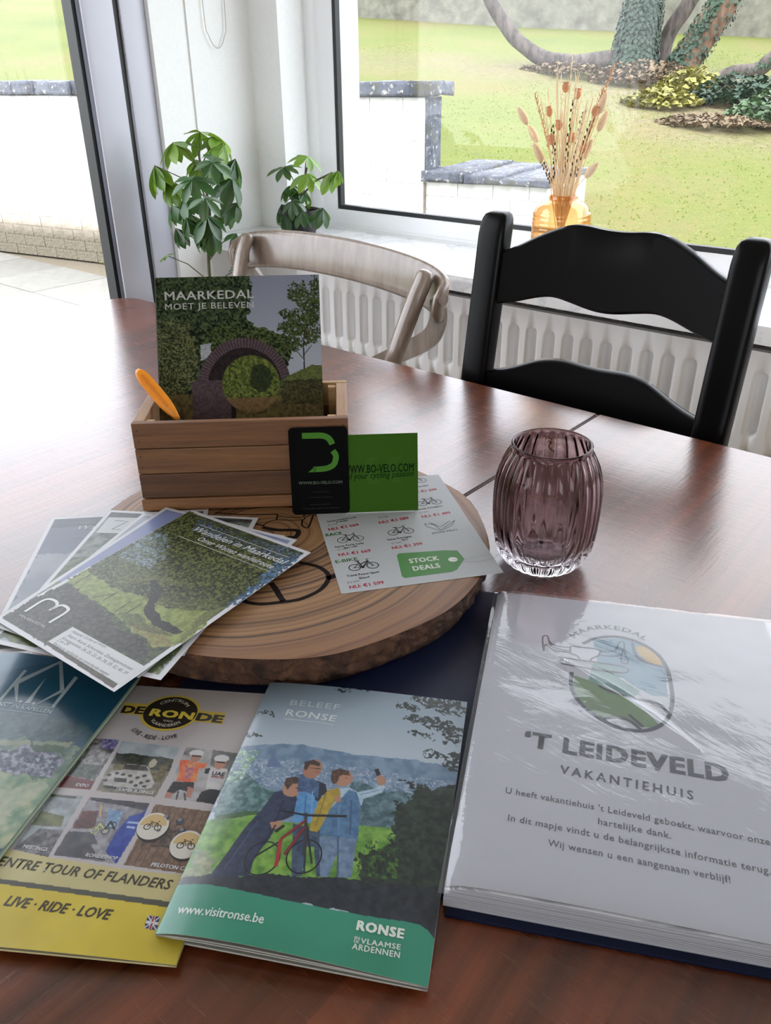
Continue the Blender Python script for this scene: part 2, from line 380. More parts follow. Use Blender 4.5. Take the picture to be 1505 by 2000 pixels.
# ---------------------------------------------------------------- table
def tablewood():
    n = N('reddish_brown_lacquered_table_wood'); t = n.n('TexCoord'); g0 = n.n('NewGeometry')
    P = n.n('Mapping', Vector=g0.outputs['Position'], Scale=(1, 1, 1)).outputs[0]
    sp = n.n('SeparateXYZ', Vector=P)
    # glued boards ~11 cm wide: own tone and own grain offset
    bd = n.math('FLOOR', n.math('DIVIDE', n.math('ADD', sp.outputs[0], 5.), .112))
    wn = n.n('TexWhiteNoise', _noise_dimensions='1D', W=bd)
    off = n.n('CombineXYZ', X=n.math('MULTIPLY', wn.outputs[0], 20.), Y=n.math('MULTIPLY', wn.outputs[0], 7.), Z=0.)
    wob = n.noise(n.n('Mapping', Vector=P, Scale=(3, 3, 3)).outputs[0], 1., 2.)
    wv = n.n('CombineXYZ', X=n.math('MULTIPLY', wob, .035), Y=0., Z=0.)
    v1 = n.n('VectorMath', _operation='ADD'); n.t.links.new(P, v1.inputs[0]); n.t.links.new(wv.outputs[0], v1.inputs[1])
    v2 = n.n('Mapping', Vector=v1.outputs[0], Scale=(95, 2.2, 1)).outputs[0]
    v3 = n.n('VectorMath', _operation='ADD'); n.t.links.new(v2, v3.inputs[0]); n.t.links.new(off.outputs[0], v3.inputs[1])
    fine = n.noise(v3.outputs[0], 1., 5., .65); 
    v4 = n.n('Mapping', Vector=v1.outputs[0], Scale=(22, 1.1, 1)).outputs[0]
    v5 = n.n('VectorMath', _operation='ADD'); n.t.links.new(v4, v5.inputs[0]); n.t.links.new(off.outputs[0], v5.inputs[1])
    coarse = n.noise(v5.outputs[0], 1., 3., .5, .6)
    a = n.math('ADD', n.math('MULTIPLY', fine, .45), n.math('MULTIPLY', coarse, .55))
    c = n.ramp(a, [(.28, lin((44, 21, 12))), (.46, lin((78, 38, 20))), (.62, lin((102, 51, 28))), (.78, lin((124, 66, 37)))])
    tone = n.math('ADD', n.math('MULTIPLY', wn.outputs[0], .34), .80)
    c = n.mix(1., c, n.n('CombineColor', Red=tone, Green=tone, Blue=tone).outputs[0], 'MULTIPLY')
    # brush marks in the lacquer, across and diagonal
    br = n.noise(n.n('Mapping', Vector=P, Scale=(26, 320, 1), Rotation=(0, 0, R(9))).outputs[0], 1., 3., .6)
    br2 = n.noise(n.n('Mapping', Vector=P, Scale=(300, 22, 1), Rotation=(0, 0, R(-14))).outputs[0], 1., 3., .6)
    big = n.noise(n.n('Mapping', Vector=P, Scale=(7, 7, 1)).outputs[0], 1., 3.)
    hgt = n.math('ADD', n.math('MULTIPLY', fine, .5), n.math('ADD', n.math('MULTIPLY', br, .35), n.math('MULTIPLY', br2, .35)))
    rg = n.n('MapRange', Value=n.math('ADD', n.math('MULTIPLY', big, .5), n.math('MULTIPLY', br, .5))); rg.inputs[3].default_value = .16; rg.inputs[4].default_value = .36
    nm = n.bump(hgt, .38, .0009)
    n.bsdf(c, rg.outputs[0], nm, **{'Specular IOR Level'.replace(' ', '__'): .45, 'Coat__Weight': .38, 'Coat__Roughness': .22, 'Coat__IOR': 1.5})
    return n.m
M['table'] = tablewood()
tb = thing('dining_table', 'large reddish brown wooden dining table with a seam across its top', 'table', (0, 0, 0))
TX0, TX1, TY0, TY1, TZ = -1.544, .62, -.06, .986, .75
def leaf(x0, x1, rl, rr_):
    bm = bmesh.new(); pts = []
    def corner(cx, cy, a0, r_):
        if r_ == 0: pts.append((cx, cy)); return
        for k in range(9):
            a = R(a0+k*90/8); pts.append((cx+r_*math.cos(a), cy+r_*math.sin(a)))
    corner(x1-rr_, TY1-rr_, 0, rr_); corner(x0+rl, TY1-rl, 90, rl); corner(x0+rl, TY0+rl, 180, rl); corner(x1-rr_, TY0+rr_, 270, rr_)
    f = bm.faces.new([bm.verts.new((x, y, TZ-.03)) for x, y in pts]); r_ = bmesh.ops.extrude_face_region(bm, geom=[f])
    vs = [e for e in r_['geom'] if isinstance(e, bmesh.types.BMVert)]; bmesh.ops.translate(bm, vec=(0, 0, .03), verts=vs)
    ed = [e for e in bm.edges if all(v.co.z > TZ-.001 for v in e.verts)]+[e for e in bm.edges if all(v.co.z < TZ-.029 for v in e.verts)]
    bmesh.ops.bevel(bm, geom=ed, offset=.0022 if rl+rr_ else .001, segments=2, affect='EDGES')
    return MB().bm(bm)
leaf(TX0, -.4529, .055, 0).build('tabletop_leaf', M['table'], tb, smooth=True)
leaf(-.4514, TX1, 0, .055).build('tabletop_leaf', M['table'], tb, smooth=True)
b = MB(); b.box(TX0+.13, TX1-.13, TY0+.10, TY0+.122, .63, .72); b.box(TX0+.13, TX1-.13, TY1-.122, TY1-.10, .63, .72); b.box(TX0+.13, TX0+.152, TY0+.12, TY1-.12, .63, .72); b.box(TX1-.152, TX1-.13, TY0+.12, TY1-.12, .63, .72)
b.build('apron', M['table'], tb)
for x in (TX0+.12, TX1-.12-.07):
    for y in (TY0+.09, TY1-.09-.07): MB().box(x, x+.07, y, y+.07, 0, .72, bev=.004).build('leg', M['table'], tb)
# ---------------------------------------------------------------- black ladder-back chair
ch = thing('ladder_back_chair', 'black lacquered ladder-back chair with wavy rails at the table by the garden window', 'chair', (-.502, 1.04, 0))
lean = .15
def backy(z): return (z-.75)*lean if z > .46 else (.46-.75)*lean-(.46-z)*.02
for s in (-1, 1):
    secs = [(z, .0225, .018 if z < .46 else .016, 0) for z in (0, .2, .44, .48, .6, .75, .85, .93)]+[(.95, .0225, .016, 0), (.962, .022, .0155, .001), (.971, .0208, .0145, .002), (.977, .018, .0125, .003), (.980, .013, .009, .004), (.9812, .005, .004, .005)]
    V = []; m_ = 20
    for z, hw, hd, sh in secs:
        for k in range(m_):
            a = 2*math.pi*(k+.5)/m_; c, d = math.cos(a), math.sin(a); V.append((.185*s+hw*math.copysign(abs(c)**.38, c), backy(z)+sh+hd*math.copysign(abs(d)**.38, d), z))
    F = [(i*m_+k, i*m_+(k+1) % m_, (i+1)*m_+(k+1) % m_, (i+1)*m_+k) for i in range(len(secs)-1) for k in range(m_)]+[tuple(range(m_))[::-1], tuple((len(secs)-1)*m_+k for k in range(m_))]
    MB().add(V, F).build('leg', M['black'], ch, smooth='all')
def rail(name, top, bot, th=.018):
    # profiles u(0..1 half width) -> z; mirrored about the centre
    xs = np.linspace(-.1665, .1665, 49)
    zt = np.interp(np.abs(xs), [p[0] for p in top], [p[1] for p in top]); zb_ = np.interp(np.abs(xs), [p[0] for p in bot], [p[1] for p in bot])
    k = np.array([1, 2, 3, 2, 1])/9.
    for arr in (zt, zb_):
        arr[2:-2] = np.convolve(arr, k, 'valid')
    V = []; F = []
    rows = [0, .04, .5, .96, 1.]
    inset = [.004, .0, 0, 0, .004]
    for side in (-1, 1):
        for x, a, c in zip(xs, zb_, zt):
            for r_, ins in zip(rows, inset):
                z = a+(c-a)*r_; bow = .012*(1-(x/.1665)**2)
                V.append((x, backy(z)+side*(th/2-ins)+bow, z))
    n_ = len(xs); q = len(rows); o = n_*q
    for i in range(n_-1):
        for j in range(q-1):
            F.append((i*q+j, (i+1)*q+j, (i+1)*q+j+1, i*q+j+1)); F.append((o+i*q+j, o+i*q+j+1, o+(i+1)*q+j+1, o+(i+1)*q+j))
        F.append((i*q+q-1, (i+1)*q+q-1, o+(i+1)*q+q-1, o+i*q+q-1)); F.append((i*q, o+i*q, o+(i+1)*q, (i+1)*q))
    MB().add(V, F).build(name, M['black'], ch, smooth=True)
rail('crest_rail', [(0, .9695), (.02, .9700), (.04, .973), (.06, .9735), (.078, .970), (.115, .954), (.145, .937), (.17, .927)],
     [(0, .8625), (.02, .864), (.05, .870), (.078, .875), (.10, .871), (.125, .863), (.15, .856), (.17, .8535)])
rail('back_rail', [(0, .785), (.02, .7860), (.05, .7885), (.08, .785), (.10, .7765), (.13, .763), (.15, .757), (.17, .753)],
     [(0, .690), (.05, .696), (.08, .700), (.13, .690), (.17, .685)])
b = MB(); b.prism([(-.2, .43), (.2, .43), (.2, .455), (-.2, .455)], -.40, -.03); b.build('seat', M['black'], ch)
b = MB(); b.box(-.19, .19, -.39, -.37, .37, .43); b.box(-.19, .19, -.06, -.04, .37, .43); b.box(-.19, -.17, -.37, -.06, .37, .43); b.box(.17, .19, -.37, -.06, .37, .43); b.build('seat_frame', M['black'], ch)
for s in (-1, 1): MB().box(.185*s-.018, .185*s+.018, -.395, -.36, 0, .43, bev=.003).build('leg', M['black'], ch)
for s in (-1, 1): MB().box(.185*s-.009, .185*s+.009, -.37, -.05, .18, .21).build('stretcher', M['black'], ch)

# ---------------------------------------------------------------- grey cross-back chair
def greywash():
    n = N('grey_washed_varnished_beech'); v = n.pos((60, 60, 9)); f = n.noise(v, 1., 5., .6); g = n.noise(n.pos((5, 5, 5)), 1., 2.)
    c = n.ramp(f, [(.3, lin((104, 92, 82))), (.7, lin((142, 130, 120)))]); c = n.mix(n.math('MULTIPLY', g, .4), c, lin((122, 98, 80)))
    n.bsdf(c, .24, n.bump(f, .12, .0006), Coat__Weight=.4, Coat__Roughness=.15); return n.m
M['grey'] = greywash()
gc = thing('cross_back_chair', 'grey-brown bentwood cross-back chair at the table behind the standing booklet', 'chair', (-1.0866, 1.115, 0), -.121)
PR = [[(-.215, -.080, .43), (-.228, -.062, .6), (-.238, -.045, .725), (-.250, -.012, .83), (-.2545, .006, .862)], [(.190, -.085, .43), (.205, -.065, .6), (.2268, -.038, .725), (.246, -.010, .82), (.2528, .008, .862)]]
for pts in PR:
    pts = list(pts); P = [(pts[0][0]*.92, pts[0][1]+.02, 0.0)]+pts
    P = smoothpath(P, 5); e = P[-1]; d = (P[-1]-P[-2]).normalized()
    rad_ = [.0175]*len(P)+[.0172, .0145, .009, .002]; P = P+[e+d*.004, e+d*.009, e+d*.0125, e+d*.0138]
    MB().tube(P, rad_, 16, flat=.72, upv=(0, 1, 0)).build('leg', M['grey'], gc, smooth='all')
# bent top rail: a flat band bowing away from the table, ends wrapping outside the posts
V = []; F = []; n_ = 61; cs = []
for k in range(14):
    a = 2*math.pi*k/14; cs.append((math.copysign(abs(math.cos(a))**.5, math.cos(a)), math.copysign(abs(math.sin(a))**.6, math.sin(a))))
for i in range(n_):
    t = -1+2*i/(n_-1); a = t*math.pi*.5
    x = .2937*math.sin(a); y = .0507*(abs(math.cos(a))**.75)-.012*max(0, abs(t)-.93)/.07
    cs_ = (1.-.10*abs(t)**6)*(1 if abs(t) < .96 else .9); e_ = min(1., (1-abs(t))/.04+.25)**.5
    nx_, ny_ = (x/.2937**2, max(y, 0)/.0507**2*.8); L_ = math.hypot(nx_, ny_) or 1; nx_ /= L_; ny_ /= L_
    if i == 0 or i == n_-1: nx_, ny_ = (math.copysign(1, t), 0)
    zc = .8535-.030*abs(t)**2; tilt = .14
    for u_, w_ in cs:
        dz = u_*.0365*cs_*e_; dn = w_*.0085*e_+dz*tilt
        V.append((x+nx_*dn, y+ny_*dn, zc+dz))
F = [(i*14+k, i*14+(k+1) % 14, (i+1)*14+(k+1) % 14, (i+1)*14+k) for i in range(n_-1) for k in range(14)]+[tuple(range(14)), tuple((n_-1)*14+k for k in range(13, -1, -1))]
MB().add(V, F).build('top_rail', M['grey'], gc, smooth='all')
for s in (-1, 1):
    b = MB(); b.tube([(s*.288, .004, .836), (s*.304, .001, .836)], .0095, 12); b.build('bolt_cap', M['grey'], gc, smooth=True)
    b = MB(); b.sphere((s*.2535, -.006, .852), .0055, 10, 6, (1, .6, 1)); b.build('screw_cap', M['grey'], gc, smooth='all')
# crossing bentwood stays behind the posts
def stay(P, name='back_stay'):
    P = smoothpath(P, 6); V = []; F = []
    n2 = len(P)
    for i, p in enumerate(P):
        t = (P[min(i+1, n2-1)]-P[max(i-1, 0)]).normalized(); side = t.cross(Vector((0, 1, 0))).normalized(); nn = side.cross(t)
        for a_, b__ in ((-.0165, -.004), (.0165, -.004), (.0165, .004), (-.0165, .004)): V.append(p+side*a_+nn*b__)
    F = [(i*4+k, i*4+(k+1) % 4, i*4+4+(k+1) % 4, i*4+4+k) for i in range(n2-1) for k in range(4)]+[(3, 2, 1, 0), tuple((n2-1)*4+k for k in range(4))]
    MB().add(V, F).build(name, M['grey'], gc, smooth=True)
stay([(.284, .010, .825), (.272, .022, .79), (.238, .032, .750), (.15, .035, .70), (.02, .025, .62), (-.15, -.05, .47)])
stay([(-.284, .010, .825), (-.272, .030, .79), (-.238, .042, .750), (-.15, .046, .70), (-.02, .038, .62), (.14, -.05, .47)])
b = MB(); b.lathe([(0, 0), (.195, 0), (.205, .008), (.205, .018), (.195, .026), (0, .022)], 40, M=Matrix.Translation((-.02, -.19, .44))); b.build('seat', M['grey'], gc, smooth=True)
for s in (-1, 1): MB().tube([(-.02+.14*s, -.30, .44), (-.02+.19*s, -.36, 0)], [.017, .013], 12).build('leg', M['grey'], gc, smooth=True)
b = MB(); b.tube([(-.02+.16*math.cos(a), -.19+.16*math.sin(a), .24) for a in np.linspace(0, 2*math.pi, 25)], .008, 8); b.build('foot_ring', M['grey'], gc, smooth=True)

# ---------------------------------------------------------------- umbrella plants
def leafmat(name, c0, c1):
    n = N(name); v = n.pos(kind='Object'); f = n.noise(v, 25., 3.); oi = n.n('ObjectInfo')
    c = n.mix(oi.outputs['Random'], lin(c0), lin(c1)); c = n.mix(n.math('MULTIPLY', f, .35), c, lin((70, 96, 50)))
    b = n.n('BsdfPrincipled', Base__Color=c, Roughness=.28); tl = n.n('BsdfTranslucent', Color=n.mix(.5, c, lin((150, 190, 60))))
    mx = n.n('MixShader', Fac=.22); n.t.links.new(b.outputs[0], mx.inputs[1]); n.t.links.new(tl.outputs[0], mx.inputs[2]); n.t.links.new(mx.outputs[0], n.o.inputs[0])
    return n.m
M['leaf_dark'] = leafmat('dark_green_leaf', (38, 70, 44), (62, 100, 62)); M['leaf_lime'] = leafmat('lime_green_leaf', (138, 172, 60), (104, 146, 60))  # lime is the lighter leaf green, mostly on the upper whorls
M['stem'] = plain('green_brown_stem', (72, 70, 46), .6, .2)
def leaflet_mesh(mat, name):
    V = []; F = []
    for i in range(8):
        t = i/7; wd = .21*(math.sin(math.pi*min(1, t*1.0)**1.25)**.75 if 0 < t < 1 else .02)
        z = -.10*t*t; V += [(-wd, t, z+wd*.30), (0, t, z), (wd, t, z+wd*.30)]
    for i in range(7):
        a = i*3; F += [(a, a+1, a+4, a+3), (a+1, a+2, a+5, a+4)]
    m_ = MB().add(V, F).mesh(name, mat, 'all', False); return m_
LM = {'d': leaflet_mesh(M['leaf_dark'], 'leaflet'), 'l': leaflet_mesh(M['leaf_lime'], 'leaflet_lime')}
def umbrella_plant(root, stem, whorls, loc):
    o = Vector(loc)
    b = MB(); P = smoothpath([Vector(p)-o for p in stem], 5); b.tube(P, [.0048-.003*i/len(P) for i in range(len(P))], 8); b.build('stem', M['stem'], root, smooth=True)
    S = [Vector(p) for p in smoothpath(stem, 8)]
    for wi, (p, size, kind, droop) in enumerate(whorls):
        p = Vector(p)
        # petiole from a lower point of the stem
        base = min(S, key=lambda q: abs(q.z-(p.z-.045-.3*math.hypot(q.x-p.x, q.y-p.y)*.5))+.2*(q-p).length)
        mid = (base+p)/2+Vector((0, 0, .010))
        pt = MB().tube([base-o, mid-o, p-o], [.0013, .0011, .0009], 6).build('leaf', M['stem'], root, smooth=True)
        outd = Vector((p.x-base.x, p.y-base.y, 0)); 
        if outd.length < 1e-3: outd = Vector((1, 0, 0))
        outd.normalize(); ax = (Vector((0, 0, 1))+outd*.55).normalized()
        q0 = ax.to_track_quat('Z', 'Y')
        nl = rnd.choice((6, 7, 7, 8)); ph = rnd.random()*6.28
        for k in range(nl):
            a = ph+2*math.pi*k/nl; L_ = size*(.82+.3*rnd.random())
            q = q0 @ Matrix.Rotation(a, 4, 'Z').to_quaternion() @ Matrix.Rotation(-R(droop+rnd.uniform(-12, 12)), 4, 'X').to_quaternion()
            mtx = Matrix.LocRotScale(p-o, q, Vector((L_, L_, L_)))
            lo = link('leaflet', LM[kind], pt); lo.matrix_local = mtx
fp = thing('umbrella_plant', 'tall umbrella plant on a single stem in the corner beside the terrace door', 'plant', (-1.49, 1.17, 0))
W = [((-1.555, 1.16, 1.035), .060, 'l', 42), ((-1.5129, 1.2, 1.0541), .058, 'l', 30), ((-1.4878, 1.23, 1.0436), .058, 'l', 35), ((-1.396, 1.13, 1.0067), .046, 'd', 20),
     ((-1.4269, 1.1, .975), .052, 'd', 25), ((-1.41, 1.19, .972), .066, 'd', 45), ((-1.5148, 1.14, .9298), .062, 'd', 40), ((-1.3777, 1.09, .9457), .044, 'd', 30),
     ((-1.4, 1.19, .925), .05, 'd', 60), ((-1.4168, 1.12, .9056), .058, 'd', 55), ((-1.59, 1.157, .96), .058, 'l', 60), ((-1.5005, 1.15, .8719), .052, 'd', 65),
     ((-1.42, 1.13, .8745), .05, 'd', 65), ((-1.595, 1.135, .99), .062, 'l', 62), ((-1.43, 1.205, .858), .034, 'd', 50), ((-1.585, 1.13, .805), .024, 'l', 10),
     ((-1.56, 1.188, .888), .056, 'd', 60), ((-1.49, 1.24, .9048), .05, 'd', 50), ((-1.46, 1.10, .90), .05, 'd', 60), ((-1.535, 1.20, 1.00), .052, 'l', 48), ((-1.45, 1.21, 1.03), .055, 'l', 50), ((-1.43, 1.22, 1.005), .06, 'd', 60), ((-1.545, 1.13, .915), .052, 'd', 60), ((-1.47, 1.16, .86), .05, 'd', 68), ((-1.555, 1.14, .865), .045, 'd', 60), ((-1.475, 1.25, .775), .034, 'd', 30), ((-1.44, 1.20, .99), .04, 'l', 30)]
umbrella_plant(fp, [(-1.49, 1.17, .30), (-1.488, 1.172, .55), (-1.4933, 1.17, .7757), (-1.470, 1.17, .9), (-1.478, 1.17, .96), (-1.488, 1.17, 1.02)], W, (-1.49, 1.17, 0))
b = MB(); b.lathe([(0, 0), (.085, 0), (.11, .20), (.118, .20), (.118, .215), (.108, .215), (.104, .19), (0, .19)], 32); b.build('pot', plain('grey_ceramic_pot', (120, 120, 118), .5), fp, smooth=True)
b = MB(); b.lathe([(0, .20), (.104, .192)], 24); b.build('soil', plain('potting_soil', (50, 38, 28), .9, .3, 200, .5), fp)
b = MB(); b.tube([(0, 0, .19), (0, 0, .31)], .0052, 8); b.build('trunk', M['stem'], fp, smooth=True)
sp_ = thing('umbrella_plant', 'small bushy umbrella plant on the left end of the marble sill', 'plant', (-1.475, 1.44, .82))
W = [((-1.4391, 1.44, .9948), .052, 'l', 28), ((-1.535, 1.455, .965), .044, 'd', 15), ((-1.4088, 1.41, .962), .052, 'l', 45), ((-1.345, 1.42, .968), .048, 'l', 60),
     ((-1.4429, 1.39, .905), .050, 'd', 45), ((-1.525, 1.43, .885), .044, 'd', 50), ((-1.3759, 1.42, .89), .050, 'd', 55), ((-1.52, 1.455, .925), .046, 'd', 45), ((-1.4044, 1.38, .885), .044, 'd', 60),
     ((-1.4751, 1.46, .92), .05, 'd', 45), ((-1.325, 1.42, .972), .036, 'l', 62), ((-1.50, 1.40, .875), .040, 'd', 60), ((-1.455, 1.37, .875), .04, 'd', 65)]
umbrella_plant(sp_, [(-1.475, 1.44, .86), (-1.470, 1.438, .90), (-1.455, 1.44, .94), (-1.440, 1.44, .975)], W, (-1.475, 1.44, .82))
b = MB(); b.lathe([(0, 0), (.036, 0), (.046, .05), (.049, .05), (.049, .058), (.044, .058), (.042, .047), (0, .045)], 28); b.build('pot', plain('dark_plastic_pot', (28, 26, 26), .5), sp_, smooth=True)

# ---------------------------------------------------------------- amber vase with dried flowers on the sill
def amber():
    n = N('amber_pressed_glass'); lw = n.n('LayerWeight', Blend=.35)
    tint = n.mix(lw.outputs['Facing'], lin((250, 226, 188)), lin((228, 182, 118)))
    tr = n.n('BsdfTransparent', Color=tint); gl = n.n('BsdfGlossy', Roughness=.08, Color=(1, .93, .8, 1)); fr = thin_fresnel(n, 1.5)
    mx = n.n('MixShader', Fac=n.math('ADD', n.math('MULTIPLY', fr.outputs[0], 1.1), .04)); n.t.links.new(tr.outputs[0], mx.inputs[1]); n.t.links.new(gl.outputs[0], mx.inputs[2])
    df = n.n('BsdfTranslucent', Color=lin((226, 170, 96))); m2 = n.n('MixShader', Fac=.16); n.t.links.new(mx.outputs[0], m2.inputs[1]); n.t.links.new(df.outputs[0], m2.inputs[2])
    n.t.links.new(m2.outputs[0], n.o.inputs[0]); return n.m
VX, VY = -.776, 1.43
av = thing('amber_vase', 'amber pressed-glass vase holding dried grasses on the marble sill', 'vase', (VX, VY, .82))
prof = [(0, .002), (.044, .0), (.050, .004), (.0525, .012), (.0525, .10), (.0515, .110), (.047, .121), (.040, .128), (.030, .132), (.026, .135), (.026, .142), (.0235, .142), (.0235, .133)]
V = []; F = []; seg = 96; P = []
for a, b_ in zip(prof[:-1], prof[1:]):
    k = max(1, int(abs(b_[1]-a[1])/.0028))
    for j in range(k): P.append((a[0]+(b_[0]-a[0])*j/k, a[1]+(b_[1]-a[1])*j/k))
P.append(prof[-1])
for i in range(seg):
    a = 2*math.pi*i/seg
    for r_, z in P:
        k = .0016*(math.cos(a*24+ (z/.0084*math.pi))*math.cos(a*24-(z/.0084*math.pi))) if .012 < z < .112 else 0
        V.append(((r_+k)*math.cos(a), (r_+k)*math.sin(a), z))
q = len(P); F = [(i*q+j, ((i+1) % seg)*q+j, ((i+1) % seg)*q+j+1, i*q+j+1) for i in range(seg) for j in range(q-1)]
MB().add(V, F).build('glass_body', amber(), av, smooth='all')
M['straw'] = plain('dry_straw', (226, 198, 158), .7, .18, 60); M['straw_pale'] = plain('pale_dry_straw', (232, 214, 182), .7, .1, 60)
M['fluff'] = plain('bunny_tail_fluff', (214, 186, 152), .9, .15, 400, .6); M['pod'] = plain('dry_seed_pod', (196, 138, 98), .7, .25, 90, .3); M['darkseed'] = plain('dark_dry_seed', (64, 48, 40), .8, .3)
def dstem(tip, r0=.0009, bend=.0, n_=7):
    a = rnd.random()*6.28; rr = rnd.random()**.5*.020
    foot = Vector((VX+rr*1.5*math.cos(a+3.1), VY+rr*1.5*math.sin(a+3.1), .828)); tip = Vector(tip)
    nk = Vector((VX+rr*.75*math.cos(a), VY+rr*.75*math.sin(a), .955)) 
    d = (tip-Vector((VX, VY, .955))); nk = Vector((VX+max(-.018, min(.018, d.x*.35))+rnd.uniform(-.006, .006), VY+max(-.014, min(.014, d.y*.4))+rnd.uniform(-.006, .006), .957))
    foot = Vector((2*VX-nk.x+rnd.uniform(-.008, .008), 2*VY-nk.y+rnd.uniform(-.008, .008), .826))
    mid = nk.lerp(tip, .5)+Vector((-d.x*.07, -d.y*.07, 0))
    return smoothpath([foot, nk, mid, tip], n_)
def dried(name, label, tip, head, group=None, cat='dried flower'):
    P = dstem(tip); o = Vector(P[0]); root = thing(name, label, cat, tuple(o), group=group)
    Q = [p-o for p in P]; d = (Q[-1]-Q[-3]).normalized(); e = Q[-1]; qd = d.to_track_quat('Z', 'Y').to_matrix().to_4x4(); qd.translation = e
    if head == 'bunny':
        MB().tube(Q, .0008, 6).build('stalk', M['straw'], root)
        b = MB(); b.lathe([(0, -.004), (.0045, 0), (.0066, .006), (.0070, .013), (.0058, .022), (.0034, .030), (0, .034)], 12, M=qd); b.build('seed_head', M['fluff'], root, smooth=True)
    elif head == 'pod':
        MB().tube(Q, .0009, 6).build('stalk', M['straw'], root)
        b = MB(); b.lathe([(0, -.003), (.003, -.002), (.0060, .003), (.0064, .008), (.0044, .0115), (.0052, .0138), (.0038, .0145), (0, .013)], 12, M=qd, rib=8, amp=.14); b.build('seed_head', M['pod'], root, smooth=True)
    elif head == 'sprig':
        MB().tube(Q, .0008, 6).build('stalk', M['straw'], root); b = MB()
        for k in range(26):
            t = len(Q)-1-k*.42
            if t < 4: break
            i = int(t); p = Q[i].lerp(Q[min(i+1, len(Q)-1)], t-i); a = k*2.4
            b.sphere((p.x+.0028*math.cos(a), p.y+.0028*math.sin(a), p.z), .0017, 6, 4, (1, 1, 1.8))
        b.build('seed_head', M['darkseed'], root)
    elif head == 'spike':
        MB().tube(Q, .0008, 6).build('stalk', M['straw'], root); b = MB()
        for k in range(34):
            t = len(Q)-1-k*.22; i = int(t); p = Q[i].lerp(Q[min(i+1, len(Q)-1)], t-i); a = k*2.4
            b.tube([p, p+Vector((.0045*math.cos(a), .0045*math.sin(a), .008))], [.0011, .0002], 4)
        b.build('seed_head', M['pod'], root)
    elif head == 'straw':
        b = MB(); b.tube(Q, .00075, 5); a = rnd.random()*6
        for k in range(3):
            p = Q[-1-k]; b.tube([p, p+Vector((.004*math.cos(a+k*2), .004*math.sin(a+k*2), .014))], [.0009, .0002], 4)
        b.build('stalk', M['straw_pale'] if rnd.random() < .6 else M['straw'], root)
    return root
B_ = [((-.864, 1.43, 1.078), 'leftmost pale bunny-tail grass, arching out to the left of the amber vase'), ((-.8461, 1.44, 1.048), 'bunny-tail grass just below and right of the leftmost one'),
      ((-.8218, 1.42, 1.018), 'lowest bunny-tail grass on the left side of the dried bouquet'), ((-.722, 1.43, 1.098), 'tall slim bunny-tail grass on the right side of the bouquet'),
      ((-.7481, 1.44, 1.025), 'bunny-tail grass low in the right half of the dried bouquet'), ((-.724, 1.41, .998), 'rightmost drooping bunny-tail grass close above the vase shoulder'),
      ((-.7292, 1.45, 1.070), 'small pale bunny-tail grass high at the far right of the bouquet')]
for p, l in B_: dried('bunny_tail_grass', l, p, 'bunny', 'bunny-tail grasses in the amber vase')
B_ = [((-.8176, 1.43, 1.092), 'round brown seed pod at the upper left of the dried bouquet'), ((-.7857, 1.41, 1.072), 'brown seed pod in the middle left of the dried bouquet'),
      ((-.7955, 1.44, 1.130), 'tallest pale brown seed pod of the dried bouquet'), ((-.7768, 1.45, 1.120), 'seed pod just right of the tallest one in the dried bouquet'),
      ((-.7262, 1.42, 1.095), 'brown seed pod on the right side of the dried bouquet'), ((-.798, 1.41, 1.048), 'low reddish seed pod in the left half of the dried bouquet'),
      ((-.7753, 1.44, 1.050), 'low reddish seed pod at the centre of the dried bouquet'), ((-.7479, 1.43, 1.034), 'lowest seed pod in the right half of the dried bouquet')]
for p, l in B_: dried('dried_seed_pod', l, p, 'pod', 'brown seed pods in the amber vase')
B_ = [((-.7832, 1.45, 1.119), 'dark beaded seed sprig rising through the middle of the dried bouquet'), ((-.8372, 1.43, 1.03), 'short dark seed sprig at the lower left of the dried bouquet'),
      ((-.7341, 1.43, 1.086), 'dark beaded seed sprig leaning right in the dried bouquet'), ((-.7460, 1.42, 1.10), 'long dark seed sprig just left of the right-leaning one'), ((-.806, 1.42, 1.075), 'dark seed sprig in the left half of the dried bouquet')]
for p, l in B_: dried('dark_seed_sprig', l, p, 'sprig', 'dark seed sprigs in the amber vase')
for p, l in (((-.8503, 1.43, 1.1235), 'tapering brown grass spike at the upper left of the dried bouquet'), ((-.7024, 1.43, 1.1688), 'tall reddish grass spike reaching out to the upper right of the bouquet'), ((-.7193, 1.43, 1.132), 'brown grass spike just below the tall upper right one')):
    dried('dried_grass_spike', l, p, 'spike', 'brown grass spikes in the amber vase')
for k in range(64):
    a = rnd.uniform(-1, 1); z = 1.195-.07*abs(a)-rnd.random()*.10 if k < 38 else rnd.uniform(.99, 1.10)
    dried('dried_straw', 'thin pale dried straw in the bouquet in the amber vase', (VX+.002+a*.052*(z-.92)/.2+(z-1)*-.03, VY+rnd.uniform(-.03, .03), z), 'straw', 'thin pale straws in the amber vase')

